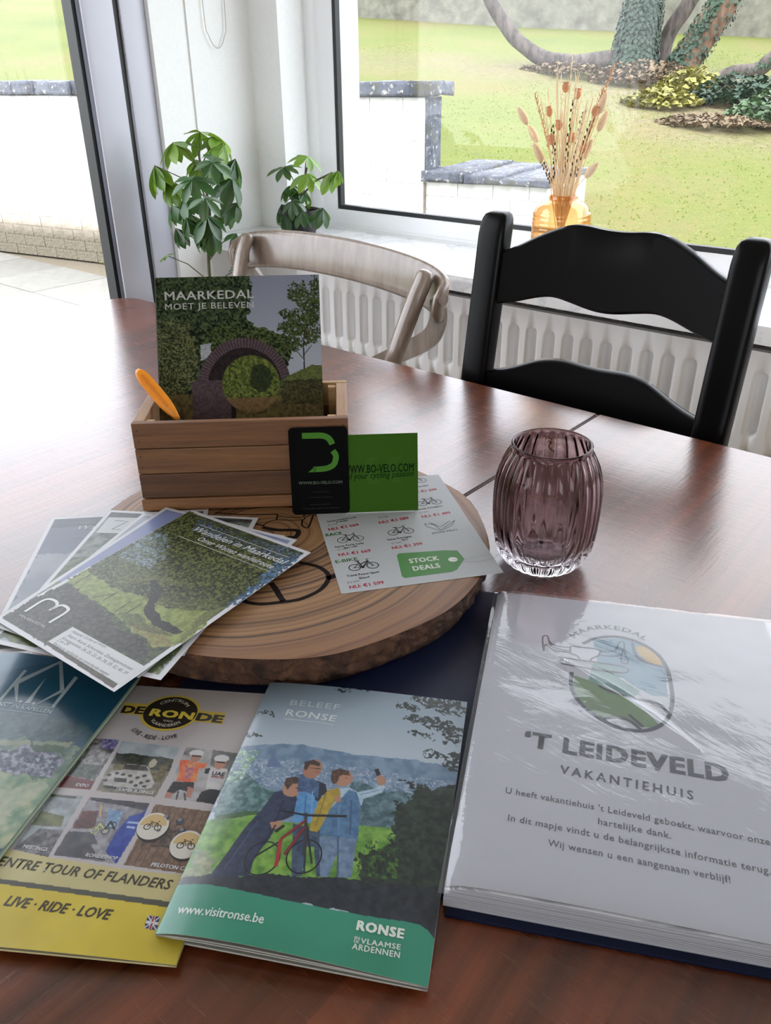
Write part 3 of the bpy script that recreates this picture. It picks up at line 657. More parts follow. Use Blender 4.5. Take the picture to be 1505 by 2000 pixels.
# ---------------------------------------------------------------- ribbed smoky glass vase on the table
def smoky():
    n = N('smoky_violet_ribbed_glass'); g0 = n.n('NewGeometry'); sp = n.n('SeparateXYZ', Vector=g0.outputs['Position'])
    k = n.n('MapRange', Value=sp.outputs[2]); k.inputs[1].default_value = .758; k.inputs[2].default_value = .80
    c = n.mix(k.outputs[0], (.96, .97, .98, 1), lin((214, 200, 201)))
    g = n.n('BsdfGlass', Color=c, Roughness=0., IOR=1.48); n.t.links.new(g.outputs[0], n.o.inputs[0]); return n.m
gv = thing('ribbed_glass_vase', 'ribbed smoky glass vase standing on the table above the binder', 'vase', (-.3165, .603, .75))
RO = [(0, 0.001, 0), (.022, .0005, 0), (.030, .0015, .5), (.038, .008, 1), (.0435, .018, 1), (.0465, .030, 1), (.0480, .045, 1), (.0487, .060, 1), (.0487, .075, 1), (.0475, .088, 1), (.0445, .100, 1), (.0405, .109, .9), (.0368, .1155, .6), (.0356, .1185, .25), (.0356, .1215, 0.1), (.0343, .1225, 0)]
RI = [(.0328, .1215, 0), (.0328, .1180, .0), (.0345, .1140, .9), (.0385, .106, .9), (.0420, .097, .9), (.0442, .086, .9), (.0452, .072, .9), (.0448, .055, .9), (.0435, .040, .9), (.0405, .028, .9), (.0350, .019, .9), (.026, .014, 0), (.014, .0125, 0), (0, .012, 0)]
def dense(p, k=3):
    o = []
    for a, b_ in zip(p[:-1], p[1:]):
        for j in range(k): o.append(tuple(a[i]+(b_[i]-a[i])*j/k for i in range(3)))
    return o+[p[-1]]
V = []; F = []; seg = 24*14; P = [tuple(v) for v in smoothpath(RO, 4)]+[tuple(v) for v in smoothpath(RI, 4)]; P = [(max(0, a_), b_, c_) for a_, b_, c_ in P]
for j in range(seg):
    a = 2*math.pi*j/seg; f = abs(math.cos(12*a))   # 24 rounded ribs
    for r_, z, am in P: rr = r_*(1-.052*am*(1-f**.9)) if r_ else 0; V.append((rr*math.cos(a), rr*math.sin(a), z))
q = len(P); F = [(i*q+j, ((i+1) % seg)*q+j, ((i+1) % seg)*q+j+1, i*q+j+1) for i in range(seg) for j in range(q-1)]
MB().add(V, F).build('glass_body', smoky(), gv, smooth='all')

# ---------------------------------------------------------------- outside: ground, walls, lawn, trees
DV = np.array([-math.sin(R(40.18)), math.cos(R(40.18))])
def gh(x, y): return -.15+.15*max(0., x*DV[0]+y*DV[1]-6)
def lawnmat():
    n = N('autumn_lawn'); g0 = n.n('NewGeometry'); P = n.n('Mapping', Vector=g0.outputs['Position']).outputs[0]
    a = n.noise(P, .35, 4., .6); b_ = n.noise(P, 9., 4., .7); c_ = n.noise(P, 45., 2.)
    c = n.ramp(a, [(.30, lin((84, 93, 28))), (.50, lin((100, 104, 34))), (.66, lin((112, 101, 54)))])
    c = n.mix(n.math('MULTIPLY', n.ramp(b_, [(.35, (0, 0, 0, 1)), (.75, (1, 1, 1, 1))]), .45), c, lin((72, 94, 26)))
    at = n.n('Attribute', _attribute_name='dirt'); dirt = n.ramp(n.noise(P, 14., 4., .7), [(.35, lin((92, 78, 62))), (.65, lin((136, 122, 92)))])
    k = n.math('MULTIPLY', at.outputs['Fac'], n.ramp(n.noise(P, 3., 4., .7), [(.25, (.3, .3, .3, 1)), (.6, (1, 1, 1, 1))]))
    c = n.mix(k, c, dirt)
    n.bsdf(c, .9, n.bump(n.math('ADD', b_, c_), .8, .03)); return n.m
M['lawn'] = lawnmat()
nx_, ny_ = 150, 150; gx = np.linspace(-34, 14, nx_); gy = np.linspace(-12, 40, ny_)
X_, Y_ = np.meshgrid(gx, gy, indexing='ij'); Z_ = -.15+.15*np.maximum(0, X_*DV[0]+Y_*DV[1]-6)+.03*np.sin(X_*.8+1)*np.cos(Y_*.7)-.03
Z_ = np.where((Y_ < 4.3) & (X_ < 3), np.minimum(Z_, -.30), Z_); Z_ = np.where((Y_ < 1.9), -.3, Z_)
Z_ = np.where(X_ < -7.4, -.15+.15*np.maximum(0, X_*DV[0]+Y_*DV[1]-6), Z_)
me = bpy.data.meshes.new('lawn'); me.from_pydata([(float(a), float(b_), float(c)) for a, b_, c in zip(X_.ravel(), Y_.ravel(), Z_.ravel())], [], [(i*ny_+j, (i+1)*ny_+j, (i+1)*ny_+j+1, i*ny_+j+1) for i in range(nx_-1) for j in range(ny_-1)])
me.materials.append(M['lawn'])
at = me.attributes.new('dirt', 'FLOAT', 'POINT'); D = np.zeros(X_.size); xx = X_.ravel(); yy = Y_.ravel()
for cx, cy, ra, s_ in ((-5.6, 13.2, 1.5, 1.), (-4.6, 12.2, 1.5, 1.), (-4.0, 11.2, 1.1, .9), (-3.2, 11.9, 1.6, .9), (-5.4, 11.2, .8, .6), (-7.8, 12.9, 1.0, .75), (-9.4, 12.4, 1.3, .55), (-10.6, 12.0, 1.2, .5), (-2.4, 12.6, 1.6, .8)):
    D = np.maximum(D, s_*np.clip(1.5-np.hypot(xx-cx, yy-cy)/ra, 0, 1))
at.data.foreach_set('value', D.astype(np.float32)); me.polygons.foreach_set('use_smooth', [True]*len(me.polygons))
tag(link('lawn', me), 'rising autumn lawn behind the white garden walls', 'lawn', kind='stuff')
# grass tufts standing on the lawn
rg = np.random.default_rng(3); V = []; F = []; K = 26000
px_ = rg.uniform(-12.5, 1.0, K); py_ = rg.uniform(4.9, 17, K)
for x, y, a, h_ in zip(px_, py_, rg.uniform(0, 6.28, K), rg.uniform(.008, .022, K)):
    s_ = x*DV[0]+y*DV[1]
    if s_ < 6.2: continue
    z = gh(x, y)-.03+.03*math.sin(x*.8+1)*math.cos(y*.7)-.004; c, s2 = math.cos(a)*.010, math.sin(a)*.010; o = len(V)
    V += [(x-c, y-s2, z), (x+c, y+s2, z), (x+s2*1.6, y-c*1.6, z+h_)]; F.append((o, o+1, o+2))
M['grass'] = leafmat('lawn_grass_blade', (140, 150, 62), (124, 140, 54))
me = bpy.data.meshes.new('grass'); me.from_pydata(V, [], F); me.materials.append(M['grass']); tag(link('grass', me), 'short grass blades growing on the lawn', 'grass', kind='stuff')

# terrace slabs
M['slab'] = [plain('terrace_slab_%d' % i, c, .75, .10, 12, .3, bd=.002) for i, c in enumerate(((128, 125, 117), (121, 118, 110), (134, 130, 122)))]
ter = thing('terrace_floor', None, None, (0, 0, 0)); struct(ter)
MB().box(-8.6, -1.90, -3.2, 3.70, -.40, -.165).build('joint_bed', plain('joint_sand', (120, 110, 92), .9), ter)
sm = [MB().box(-.2965, .2965, -.2965, .2965, -.04, 0, bev=.004).mesh('slab', m_) for m_ in M['slab']]
for i in range(11):
    for j in range(11):
        x = -2.23-i*.6; y = -2.9+j*.6
        if y > 3.45+(x+6.5)*.217: continue
        o = link('slab', sm[(i*7+j*3) % 3], ter, (x, y, -.15+rnd.uniform(-.002, .002)))

# white garden wall A (tall) and B (low), bricks and stone copings
ang = math.atan2(.217, .976); O = Vector((-7.157, 3.42, 0)); ux = Vector((math.cos(ang), math.sin(ang), 0)); uy = Vector((-ux.y, ux.x, 0))
def wallthing(name, label, s0, length, z0, z1, thick, mat, vis):
    o = O+ux*s0; root = thing(name, label, 'wall', (o.x, o.y, 0), ang)
    nc = int(round((z1-z0)/.078)); hgt = (z1-z0)/nc
    MB().box(.004, length-.004, .006, thick-.002, z0, z1-.002).build('core', mat, root)
    bl = .225; b = MB(); bmesh_ = {}
    def mesh_for(L_):
        k = round(L_, 3)
        if k not in bmesh_: bmesh_[k] = MB().box(0, L_-.005, .0015, .012, .0, hgt-.004, bev=.0015).mesh('brick', mat)
        return bmesh_[k]
    for c in range(nc):
        x = 0. if c % 2 == 0 else -bl/2
        while x < length-.02:
            a = max(0, x); e = min(length, x+bl); L_ = e-a
            if L_ > .03:
                if any(v0 <= (a+e)/2 <= v1 for v0, v1 in vis): link('brick', mesh_for(L_), root, (a, rnd.uniform(-.002, .001), z0+c*hgt))
                else: b.box(a, e-.005, .0015, .012, z0+c*hgt, z0+c*hgt+hgt-.004)
            x += bl
    if b.v: o2 = b.build('brick_courses', mat, root, fix=False); o2['kind'] = 'stuff'
    return root
M['stone'] = plain('grey_coping_stone', (150, 152, 162), .85, .25, 16, .8, bd=.01); 
def lichen():
    n = N('lichen_spotted_stone'); v = n.pos(); a = n.noise(v, 9., 4., .7); s_ = n.noise(v, 26., 3., .7)
    c = n.ramp(a, [(.35, lin((66, 69, 78))), (.6, lin((98, 101, 110)))]); c = n.mix(n.ramp(s_, [(.58, (0, 0, 0, 1)), (.66, (1, 1, 1, 1))]), c, lin((176, 174, 168)))
    c = n.mix(n.ramp(n.noise(v, 5., 3.), [(.56, (0, 0, 0, 1)), (.68, (.7, .7, .7, 1))]), c, lin((84, 78, 50)))
    n.bsdf(c, .9, n.bump(n.math('ADD', a, s_), .7, .008)); return n.m
M['lichen'] = lichen()
LA = 3.97
wa = wallthing('garden_wall', 'tall white painted brick garden wall with rough grey coping beyond the terrace', -1.8, LA+1.8, -.15, 1.035, .24, M['brickm'], [(1.55, 3.35), (4.8, 5.8)])
def rough_stone(x0, x1, y0, y1, z0, z1, seed, amp=.012, cuts=3):
    bm = bmesh.new(); bmesh.ops.create_cube(bm, size=1)
    for v in bm.verts: v.co = Vector(((x0+x1)/2+v.co.x*(x1-x0), (y0+y1)/2+v.co.y*(y1-y0), (z0+z1)/2+v.co.z*(z1-z0)))
    bmesh.ops.subdivide_edges(bm, edges=bm.edges[:], cuts=cuts, use_grid_fill=True)
    for v in bm.verts: v.co += noise.noise_vector(v.co*7+Vector((seed*3.1, 0, seed)))*amp
    return MB().bm(bm)
x = -.02; k = 0
while x < LA+1.8:
    L_ = rnd.uniform(.36, .62)*(1.35 if x > 4.3 else 1); e = min(x+L_, LA+1.86)
    if LA+1.86-e < .15: e = LA+1.86
    rough_stone(x, e-.006, -.035, .275, 1.037, 1.115+rnd.uniform(-.012, .018), k, .016).build('coping_stone', M['lichen'], wa, smooth='all'); x = e; k += 1
# dirty quoin at the free end of the tall wall
rough_stone(LA+1.8, LA+1.803, .01, .23, .62, 1.03, 5, .004).build('end_face', M['lichen'], wa)
wb = wallthing('low_garden_wall', 'low white wall with broad lichen-spotted stone slabs beyond the window', LA, .78, -.15, .575, .85, M['brick'], [(0, .8)])
for i, (a, e) in enumerate(((-.0, .27), (.275, .50), (.505, .80))):
    rough_stone(a, e, -.04, .84, .577, .635-(.012*i), 20+i, .010).build('coping_slab', M['lichen'], wb, smooth='all')
rough_stone(.0, .012, -.012, -.004, -.1, .57, 31, .003).build('joint_strip', plain('dark_wall_joint', (120, 108, 96), .9, .3, 30), wb)  # thin darker strip along the joint between the two walls

# far stone wall and the field behind it
fw_ = [(-19, 15.2), (-15.182, 16.742), (-10.887, 17.37), (-8.765, 18.088), (-6.107, 19.003), (-1, 20.6), (5, 22.4)]
V = []; F = []; P = [Vector((x, y, 0)) for x, y in fw_]; Q = []
for a, b_ in zip(P[:-1], P[1:]):
    for k in range(6): Q.append(a.lerp(b_, k/6))
Q.append(P[-1])
b = MB()
for i, (a, c) in enumerate(zip(Q[:-1], Q[1:])):
    t = (c-a).normalized(); nn = Vector((-t.y, t.x, 0)); za, zc = gh(a.x, a.y)-.2, gh(c.x, c.y)-.2; ha, hc = [q_+.2+.62+.28*min(1, max(0, (-8-p.x)/5)) for q_, p in ((za, a), (zc, c))]
    vs = [(a.x, a.y, za), (c.x, c.y, zc), (c.x, c.y, hc), (a.x, a.y, ha)]; wv = [(p[0]+nn.x*.3, p[1]+nn.y*.3, p[2]) for p in vs]
    b.add(vs+wv, [(0, 1, 2, 3), (7, 6, 5, 4), (3, 2, 6, 7), (0, 3, 7, 4), (1, 5, 6, 2)])
o = b.build('far_stone_wall', plain('mossy_rubble_wall', (112, 110, 98), .95, .30, 5, .8, bd=.03)); tag(o, 'grey mossy stone wall across the far end of the lawn', 'wall')

# trees
def bark(name, c0, c1):
    n = N(name); v = n.pos((6, 6, 1.3)); f = n.noise(v, 2.2, 6., .65, .5); c = n.ramp(f, [(.35, lin(c0)), (.65, lin(c1))])
    n.bsdf(c, .9, n.bump(f, 1., .03)); return n.m
M['bark'] = bark('dark_bark', (62, 56, 52), (112, 102, 96)); M['bark2'] = bark('brown_bark', (88, 66, 52), (140, 112, 92))
M['ivy'] = plain('ivy_leaf', (38, 62, 40), .5, .35, 2.5); M['ivy2'] = plain('shrub_leaf', (74, 98, 62), .5, .35, 2.5); M['yellow'] = plain('yellowing_leaf', (128, 124, 60), .6, .3, 3); M['litter'] = plain('fallen_leaf_litter', (112, 96, 74), .8, .3, 3)
def leafcloud(pts, size, seed):
    """one mesh of small folded leaves at the given points (x,y,z, nx,ny,nz)"""
    r_ = random.Random(seed); V = []; F = []
    for p, nrm in pts:
        nrm = Vector(nrm).normalized(); a = nrm.orthogonal().normalized(); a.rotate(Matrix.Rotation(r_.random()*6.28, 3, nrm)); b_ = nrm.cross(a); s_ = size*r_.uniform(.6, 1.3); o = len(V); p = Vector(p)
        V += [p-a*s_*.5, p+b_*s_*.45+nrm*s_*.18, p+a*s_*.6, p-b_*s_*.45+nrm*s_*.18]; F += [(o, o+1, o+2), (o, o+2, o+3)]
    m_ = MB(); m_.v = [tuple(v) for v in V]; m_.f = F; m_.mi = [0]*len(F); return m_
def tree(name, label, pts, rad_, mat, ivy=0, ivy_side=None, extra=(), root_flare=1.35):
    o = Vector(pts[0]); o.z = gh(o.x, o.y)-.03; root = thing(name, label, 'tree', tuple(o))
    P = [Vector(p)-o for p in pts]; P[0].z -= .12; P = smoothpath(P, 6); n_ = len(P); rr = [rad_[0]+(rad_[1]-rad_[0])*i/(n_-1) for i in range(n_)]
    rr = [r_*(1+(root_flare-1)*max(0, 1-i/4)) for i, r_ in enumerate(rr)]
    b = MB(); b.tube(P, rr, 14); b.v = [tuple(Vector(v)+noise.noise_vector(Vector(v)*3)*.03) for v in b.v]; b.build('trunk', mat, root, smooth='all')
    for q, r0, r1 in extra:
        Q = smoothpath([Vector(p)-o for p in q], 6); b = MB(); b.tube(Q, [r0+(r1-r0)*i/(len(Q)-1) for i in range(len(Q))], 10); b.v = [tuple(Vector(v)+noise.noise_vector(Vector(v)*3)*.02) for v in b.v]
        b.build('branch', mat, root, smooth='all')
    if ivy:
        L_ = []
        for k in range(ivy):
            i = rnd.random()*(n_-2); j = int(i); p = P[j].lerp(P[j+1], i-j); a = rnd.random()*6.28
            if ivy_side is not None and abs((a-ivy_side+math.pi) % (2*math.pi)-math.pi) > 1.5 and rnd.random() < .8: continue
            if ivy_side is not None and p.z > 1.2 and rnd.random() < .3: continue
            nrm = Vector((math.cos(a), math.sin(a), .35)); L_.append((p+Vector((math.cos(a), math.sin(a), 0))*(rr[j]*rnd.uniform(.95, 1.35)), nrm))
        o2 = leafcloud(L_, .060, ivy).build('ivy_leaves', M['ivy'], root, fix=False); o2['kind'] = 'stuff'
    return root
tree('garden_tree', 'thick ivy-covered tree trunk with a long bough sweeping low to the left', [(-6.583, 14.033, 1.16), (-6.572, 14.038, 1.437), (-6.563, 14.042, 1.718), (-6.529, 14.058, 2.129), (-6.50, 14.07, 3.2), (-6.4, 14.1, 5.2)], (.30, .20), M['bark'], 7500,
     extra=[([(-6.58, 14.0, 1.30), (-6.837, 13.91, 1.319), (-7.478, 13.577, 1.28), (-7.869, 13.354, 1.367), (-8.134, 13.195, 1.545), (-8.399, 13.027, 1.835), (-8.606, 12.891, 2.176), (-8.75, 12.80, 2.6), (-9.1, 12.6, 4.4)], .155, .085)])
tree('garden_tree', 'slim dark bare tree trunk just right of the ivy-covered one', [(-6.346, 14.47, 1.33), (-6.245, 14.514, 1.72), (-6.005, 14.614, 2.129), (-5.80, 14.7, 2.8), (-5.5, 14.8, 4.8)], (.13, .11), M['bark'])
tree('garden_tree', 'leaning brown tree trunk with ivy on its lower left side', [(-5.693, 13.77, 1.02), (-5.628, 13.796, 1.281), (-5.546, 13.829, 1.415), (-5.39, 13.891, 1.717), (-5.256, 13.942, 1.959), (-5.201, 13.963, 2.2), (-5.14, 14.0, 2.8), (-4.9, 14.1, 4.8)], (.23, .19), M['bark2'], 3600, ivy_side=R(200))
tree('garden_tree', 'low crooked branch with ivy spreading right at the lawn edge', [(-5.231, 13.524, .85), (-5.004, 13.609, 1.055), (-4.544, 13.77, 1.17), (-4.382, 13.822, 1.278), (-4.065, 13.918, 1.451), (-3.4, 14.1, 1.9)], (.085, .12), M['bark'], 1300, ivy_side=R(90), root_flare=1.)
def shrub(name, label, c, rx, ry, rz, nl, size, mat, seed, group=None):
    z = gh(c[0], c[1])-.03; root = thing(name, label, 'shrub', (c[0], c[1], z), group=group); r_ = random.Random(seed); L_ = []
    for k in range(nl):
        a = r_.random()*6.28; u_ = r_.random()**.45; h_ = r_.random(); q_ = Vector((rx*u_*math.cos(a), ry*u_*math.sin(a), rz*h_*(1-u_*u_*.8)))
        L_.append((q_, (r_.uniform(-1, 1), r_.uniform(-1, 1), 1.2)))
    o2 = leafcloud(L_, size, seed).build('foliage', mat, root, fix=False); o2['kind'] = 'stuff'
    b = MB()
    for k in range(7):
        a = k*.9; b.tube([(0, 0, -.03), (rx*.4*math.cos(a), ry*.4*math.sin(a), rz*.55), (rx*.7*math.cos(a), ry*.7*math.sin(a), rz*.62)], [.012, .008, .004], 5)
    b.build('twigs', M['bark'], root)
shrub('ivy_shrub', 'large grey-green shrub patch at the far right of the lawn edge', (-3.15, 11.75), 1.0, .75, .50, 2600, .085, M['ivy2'], 11)
shrub('ivy_shrub', 'dark green ivy mound under the low crooked branch', (-4.25, 12.6), .85, .7, .34, 2000, .085, M['ivy'], 12)
shrub('yellow_shrub', 'yellowing low plants at the foot of the leaning brown trunk', (-5.05, 12.75), .55, .5, .34, 800, .10, M['yellow'], 13)
shrub('yellow_shrub', 'low yellow-green plants at the front left of the planted patch', (-5.05, 11.75), .55, .45, .22, 600, .09, M['yellow'], 14)
shrub('leaf_litter_mound', 'reddish brown heap of fallen leaves in front of the shrubs', (-4.1, 11.0), .75, .4, .12, 900, .07, M['litter'], 15)
shrub('brown_undergrowth', 'brown dry undergrowth between the ivy-covered trunk and the leaning trunk', (-6.0, 13.2), .9, .6, .30, 1400, .07, M['litter'], 16)
shrub('brown_undergrowth', 'dry undergrowth below the low sweeping bough', (-7.4, 13.1), .9, .35, .16, 700, .07, M['litter'], 17)
# ---------------------------------------------------------------- printing: colours held per vertex on finely divided paper
def homog(src, dst):
    A = []; B = []
    for (x, y), (u, v) in zip(src, dst):
        A += [[x, y, 1, 0, 0, 0, -u*x, -u*y], [0, 0, 0, x, y, 1, -v*x, -v*y]]; B += [u, v]
    h = np.linalg.solve(np.array(A, float), np.array(B, float)); return np.append(h, 1).reshape(3, 3)
def fbm(ny, nx, cell, seed, octv=3):
    r_ = np.random.default_rng(seed); o = np.zeros((ny, nx)); amp = 1.; tot = 0
    for _ in range(octv):
        gy, gx = int(ny/cell)+3, int(nx/cell)+3; g = r_.random((gy, gx)); yy = np.arange(ny)/cell; xx = np.arange(nx)/cell
        y0 = yy.astype(int); x0 = xx.astype(int); fy = (yy-y0)[:, None]; fx = (xx-x0)[None]; fy = fy*fy*(3-2*fy); fx = fx*fx*(3-2*fx)
        a = g[y0][:, x0]*(1-fx)+g[y0][:, x0+1]*fx; b_ = g[y0+1][:, x0]*(1-fx)+g[y0+1][:, x0+1]*fx
        o += amp*(a*(1-fy)+b_*fy); tot += amp; amp *= .55; cell = max(1., cell/2)
    return o/tot
class Page:
    """a printed sheet W x H mm, x right, y down; H maps drawing coordinates to mm"""
    def __init__(s, W, Hh, res, base, src=None, dst=None, gain=0.37, org=(0, 0), z=1.):
        s.W, s.Hh, s.res, s.gain = W, Hh, res, gain; s.nx = int(round(W/res))+1; s.ny = int(round(Hh/res))+1
        s.img = np.zeros((s.ny, s.nx, 3)); s.img[:] = base; s.base = base
        s.X, s.Y = np.meshgrid(np.linspace(0, W, s.nx), np.linspace(0, Hh, s.ny)); s.Hm = None; s.org = org; s.z = z; s.ov = []; s.seed = 1
        if src: s.Hm = homog(src, dst or [(0, 0), (W, 0), (W, Hh), (0, Hh)])
    def frame(s, org, z): s.org = org; s.z = z; return s
    def t(s, p):
        if s.Hm is None: return (p[0], p[1])
        v = s.Hm @ np.array([s.org[0]+p[0]/s.z, s.org[1]+p[1]/s.z, 1.]); return (v[0]/v[2], v[1]/v[2])
    def mask(s, pts, warp=0., mm=False):
        P = list(pts) if mm else [s.t(p) for p in pts]; X, Y = s.X, s.Y
        if warp:
            s.seed += 1; X = X+(fbm(s.ny, s.nx, 7/s.res, s.seed)-.5)*warp*2+(fbm(s.ny, s.nx, 2/s.res, s.seed+50, 2)-.5)*warp; Y = Y+(fbm(s.ny, s.nx, 7/s.res, s.seed+99)-.5)*warp*2
        m_ = np.zeros(X.shape, bool); n_ = len(P)
        for i in range(n_):
            (x0, y0), (x1, y1) = P[i], P[(i+1) % n_]
            if y0 == y1: continue
            c = ((Y >= min(y0, y1)) & (Y < max(y0, y1)))
            m_ ^= c & (X < x0+(Y-y0)*(x1-x0)/(y1-y0))
        return m_
    def ell(s, c, rx, ry, rot=0., mm=True, warp=0.):
        c = c if mm else s.t(c); a = R(rot); dx = s.X-c[0]; dy = s.Y-c[1]
        if warp: s.seed += 1; dx = dx+(fbm(s.ny, s.nx, 4/s.res, s.seed)-.5)*warp; dy = dy+(fbm(s.ny, s.nx, 4/s.res, s.seed+9)-.5)*warp
        return ((dx*math.cos(a)+dy*math.sin(a))/rx)**2+((-dx*math.sin(a)+dy*math.cos(a))/ry)**2 <= 1
    def fill(s, m_, c0, c1=None, cell=3., a=1., thr=None, cont=2.2):
        s.seed += 1
        if c1 is None: src = np.array(c0, float)[None, None]+np.zeros_like(s.img)
        else:
            f = np.clip((fbm(s.ny, s.nx, max(1.2, cell/s.res), s.seed)-.5)*cont+.5, 0, 1)[..., None]; src = np.array(c0)*(1-f)+np.array(c1)*f
        if thr is not None: s.seed += 1; m_ = m_ & (fbm(s.ny, s.nx, max(1.2, cell*1.3/s.res), s.seed+7) > thr)
        s.img[m_] = s.img[m_]*(1-a)+src[m_]*a
    def poly(s, pts, c0, c1=None, cell=3., warp=0., a=1., thr=None, cont=2.2): s.fill(s.mask(pts, warp), c0, c1, cell, a, thr, cont)
    def grad(s, p0, p1, c0, c1, m_=None):
        a, b_ = np.array(s.t(p0)), np.array(s.t(p1)); d = b_-a; f = np.clip(((s.X-a[0])*d[0]+(s.Y-a[1])*d[1])/(d@d), 0, 1)[..., None]
        src = np.array(c0)*(1-f)+np.array(c1)*f; s.img = src if m_ is None else np.where(m_[..., None], src, s.img)
    def line(s, pts, w_, c, mm=False, taper=None):
        P = pts if mm else [s.t(p) for p in pts]
        for i, ((x0, y0), (x1, y1)) in enumerate(zip(P[:-1], P[1:])):
            dx, dy = x1-x0, y1-y0; L = dx*dx+dy*dy+1e-9; t = np.clip(((s.X-x0)*dx+(s.Y-y0)*dy)/L, 0, 1)
            s.img[np.hypot(s.X-x0-t*dx, s.Y-y0-t*dy) < w_/2] = c
    # crisp overlay ink (mm coordinates)
    def ink(s, V, F, c, layer=1): s.ov.append((np.array(V, float), F, c, layer))
    def ipoly(s, pts, c, layer=1, mm=False):
        P = list(pts) if mm else [s.t(p) for p in pts]; s.ink(P, [tuple(range(len(P)))], c, layer)
    def iline(s, pts, w_, c, layer=1, mm=False, closed=False, smooth_=0):
        P = [Vector((*p, 0)) for p in (pts if mm else [s.t(p) for p in pts])]
        if smooth_: P = smoothpath(P, smooth_)
        Q = []
        for a, b_ in zip(P[:-1], P[1:]):
            k = max(1, int((b_-a).length/6)); Q += [a.lerp(b_, j/k) for j in range(k)]
        Q.append(P[-1]); V = []; n_ = len(Q)
        for i, p in enumerate(Q):
            t = (Q[(i+1) % n_ if closed else min(i+1, n_-1)]-Q[(i-1) if (closed or i) else 0]).normalized(); nn = Vector((-t.y, t.x, 0))*w_/2; V += [(p+nn)[:2], (p-nn)[:2]]
        F = [(2*i, 2*i+1, 2*i+3, 2*i+2) for i in range(n_-1)]
        if closed: F.append((2*n_-2, 2*n_-1, 1, 0))
        s.ink(V, F, c, layer)
    def iell(s, c, rx, ry, col_, layer=1, rot=0., seg=28, mm=True, ring=0., a0=0, a1=360):
        c = c if mm else s.t(c); A = np.radians(np.linspace(a0, a1, seg+1)); ca, sa = math.cos(R(rot)), math.sin(R(rot))
        f = lambda rx_, ry_: [(c[0]+rx_*math.cos(t)*ca-ry_*math.sin(t)*sa, c[1]+rx_*math.cos(t)*sa+ry_*math.sin(t)*ca) for t in A]
        if ring:
            o, i = f(rx, ry), f(rx-ring, ry-ring); V = [p for q in zip(o, i) for p in q]; s.ink(V, [(2*k, 2*k+1, 2*k+3, 2*k+2) for k in range(seg)], col_, layer)
        else: P = f(rx, ry)[:-1]; s.ink(P, [tuple(range(len(P)))], col_, layer)
    def txt(s, st, p0, p1, cap, c, bold=0., shear=0., layer=2, mm=False, space=1.):
        a, b_ = (p0, p1) if mm else (s.t(p0), s.t(p1)); V, F, w_ = glyphs(st, bold, shear, space); a = np.array(a); b_ = np.array(b_); d = b_-a; L = np.hypot(*d); d = d/L; n_ = np.array([d[1], -d[0]])
        if n_[1] > 0 and abs(d[0]) > .2: n_ = -n_
        for k, Vk in enumerate(V): s.ink([a+d*(x/w_*L)+n_*y*cap for x, y in Vk], F, c, layer+k*.35)
    def arc(s, st, c, rad_, a0, a1, cap, col_, bold=0., inner=False, layer=3, shear=0., space=1.):
        """text along a circle; angles in degrees clockwise from the top; inner = reads along the bottom"""
        Vs, F, w_ = glyphs(st, bold, shear, space)
        for k, V in enumerate(Vs):
            o = []
            for x, y in V: th = R(a0+(a1-a0)*x/w_); rr = rad_-y*cap if inner else rad_+y*cap; o.append((c[0]+rr*math.sin(th), c[1]-rr*math.cos(th)))
            s.ink(o, F, col_, layer+k*.35)
GC = {}
def glyphs(st, bold, shear, space=1.):
    k = (st, bold, shear, space)
    if k in GC: return GC[k]
    cu = bpy.data.curves.new('t', 'FONT'); cu.body = st; cu.resolution_u = 2; cu.shear = shear; cu.space_character = space; cu.fill_mode = 'BOTH'
    o = bpy.data.objects.new('t', cu); col.objects.link(o); dg = bpy.context.evaluated_depsgraph_get(); dg.update(); ev = o.evaluated_get(dg); me = ev.to_mesh()
    V = np.array([v.co[:2] for v in me.vertices]); F = [tuple(p.vertices) for p in me.polygons]; ev.to_mesh_clear(); bpy.data.objects.remove(o); bpy.data.curves.remove(cu)
    x0 = V[:, 0].min(); V = (V-[x0, 0])/.729; w_ = V[:, 0].max(); L_ = [V]
    if bold > .004:   # thicken by stacking shifted copies on separate layers
        L_ = [V+np.array(d_)/.729 for d_ in [(-bold, 0), (bold, 0), (0, bold*.7), (0, -bold*.7)]+([(-bold, bold*.7), (bold, -bold*.7), (bold, bold*.7), (-bold, -bold*.7)] if bold > .03 else [])]
    GC[k] = (L_, F, w_); return GC[k]
def printmat(name, rough=.4, coat=0., wrinkle=0., spec=.35):
    n = N(name); at = n.n('Attribute', _attribute_name='ink'); nm = None
    if wrinkle: nm = n.bump(n.noise(n.pos(), 18., 3.), wrinkle, .004)
    n.bsdf(at.outputs['Color'], rough, nm, **{'Specular__IOR__Level': spec}, **({'Coat__Weight': coat, 'Coat__Roughness': .12} if coat else {})); return n.m
M['print'] = printmat('satin_printed_paper', .38); M['gloss'] = printmat('glossy_printed_paper', .30, .25, .25); M['matte'] = printmat('matte_printed_paper', .6); M['card'] = printmat('matte_card_print', .7, spec=.08)
M['paper'] = plain('paper_edge', (206, 204, 198), .7, .04)
def s2l(a):
    a = np.clip(np.asarray(a, float)/255., 0, 1); return np.where(a <= .04045, a/12.92, ((a+.055)/1.055)**2.4)
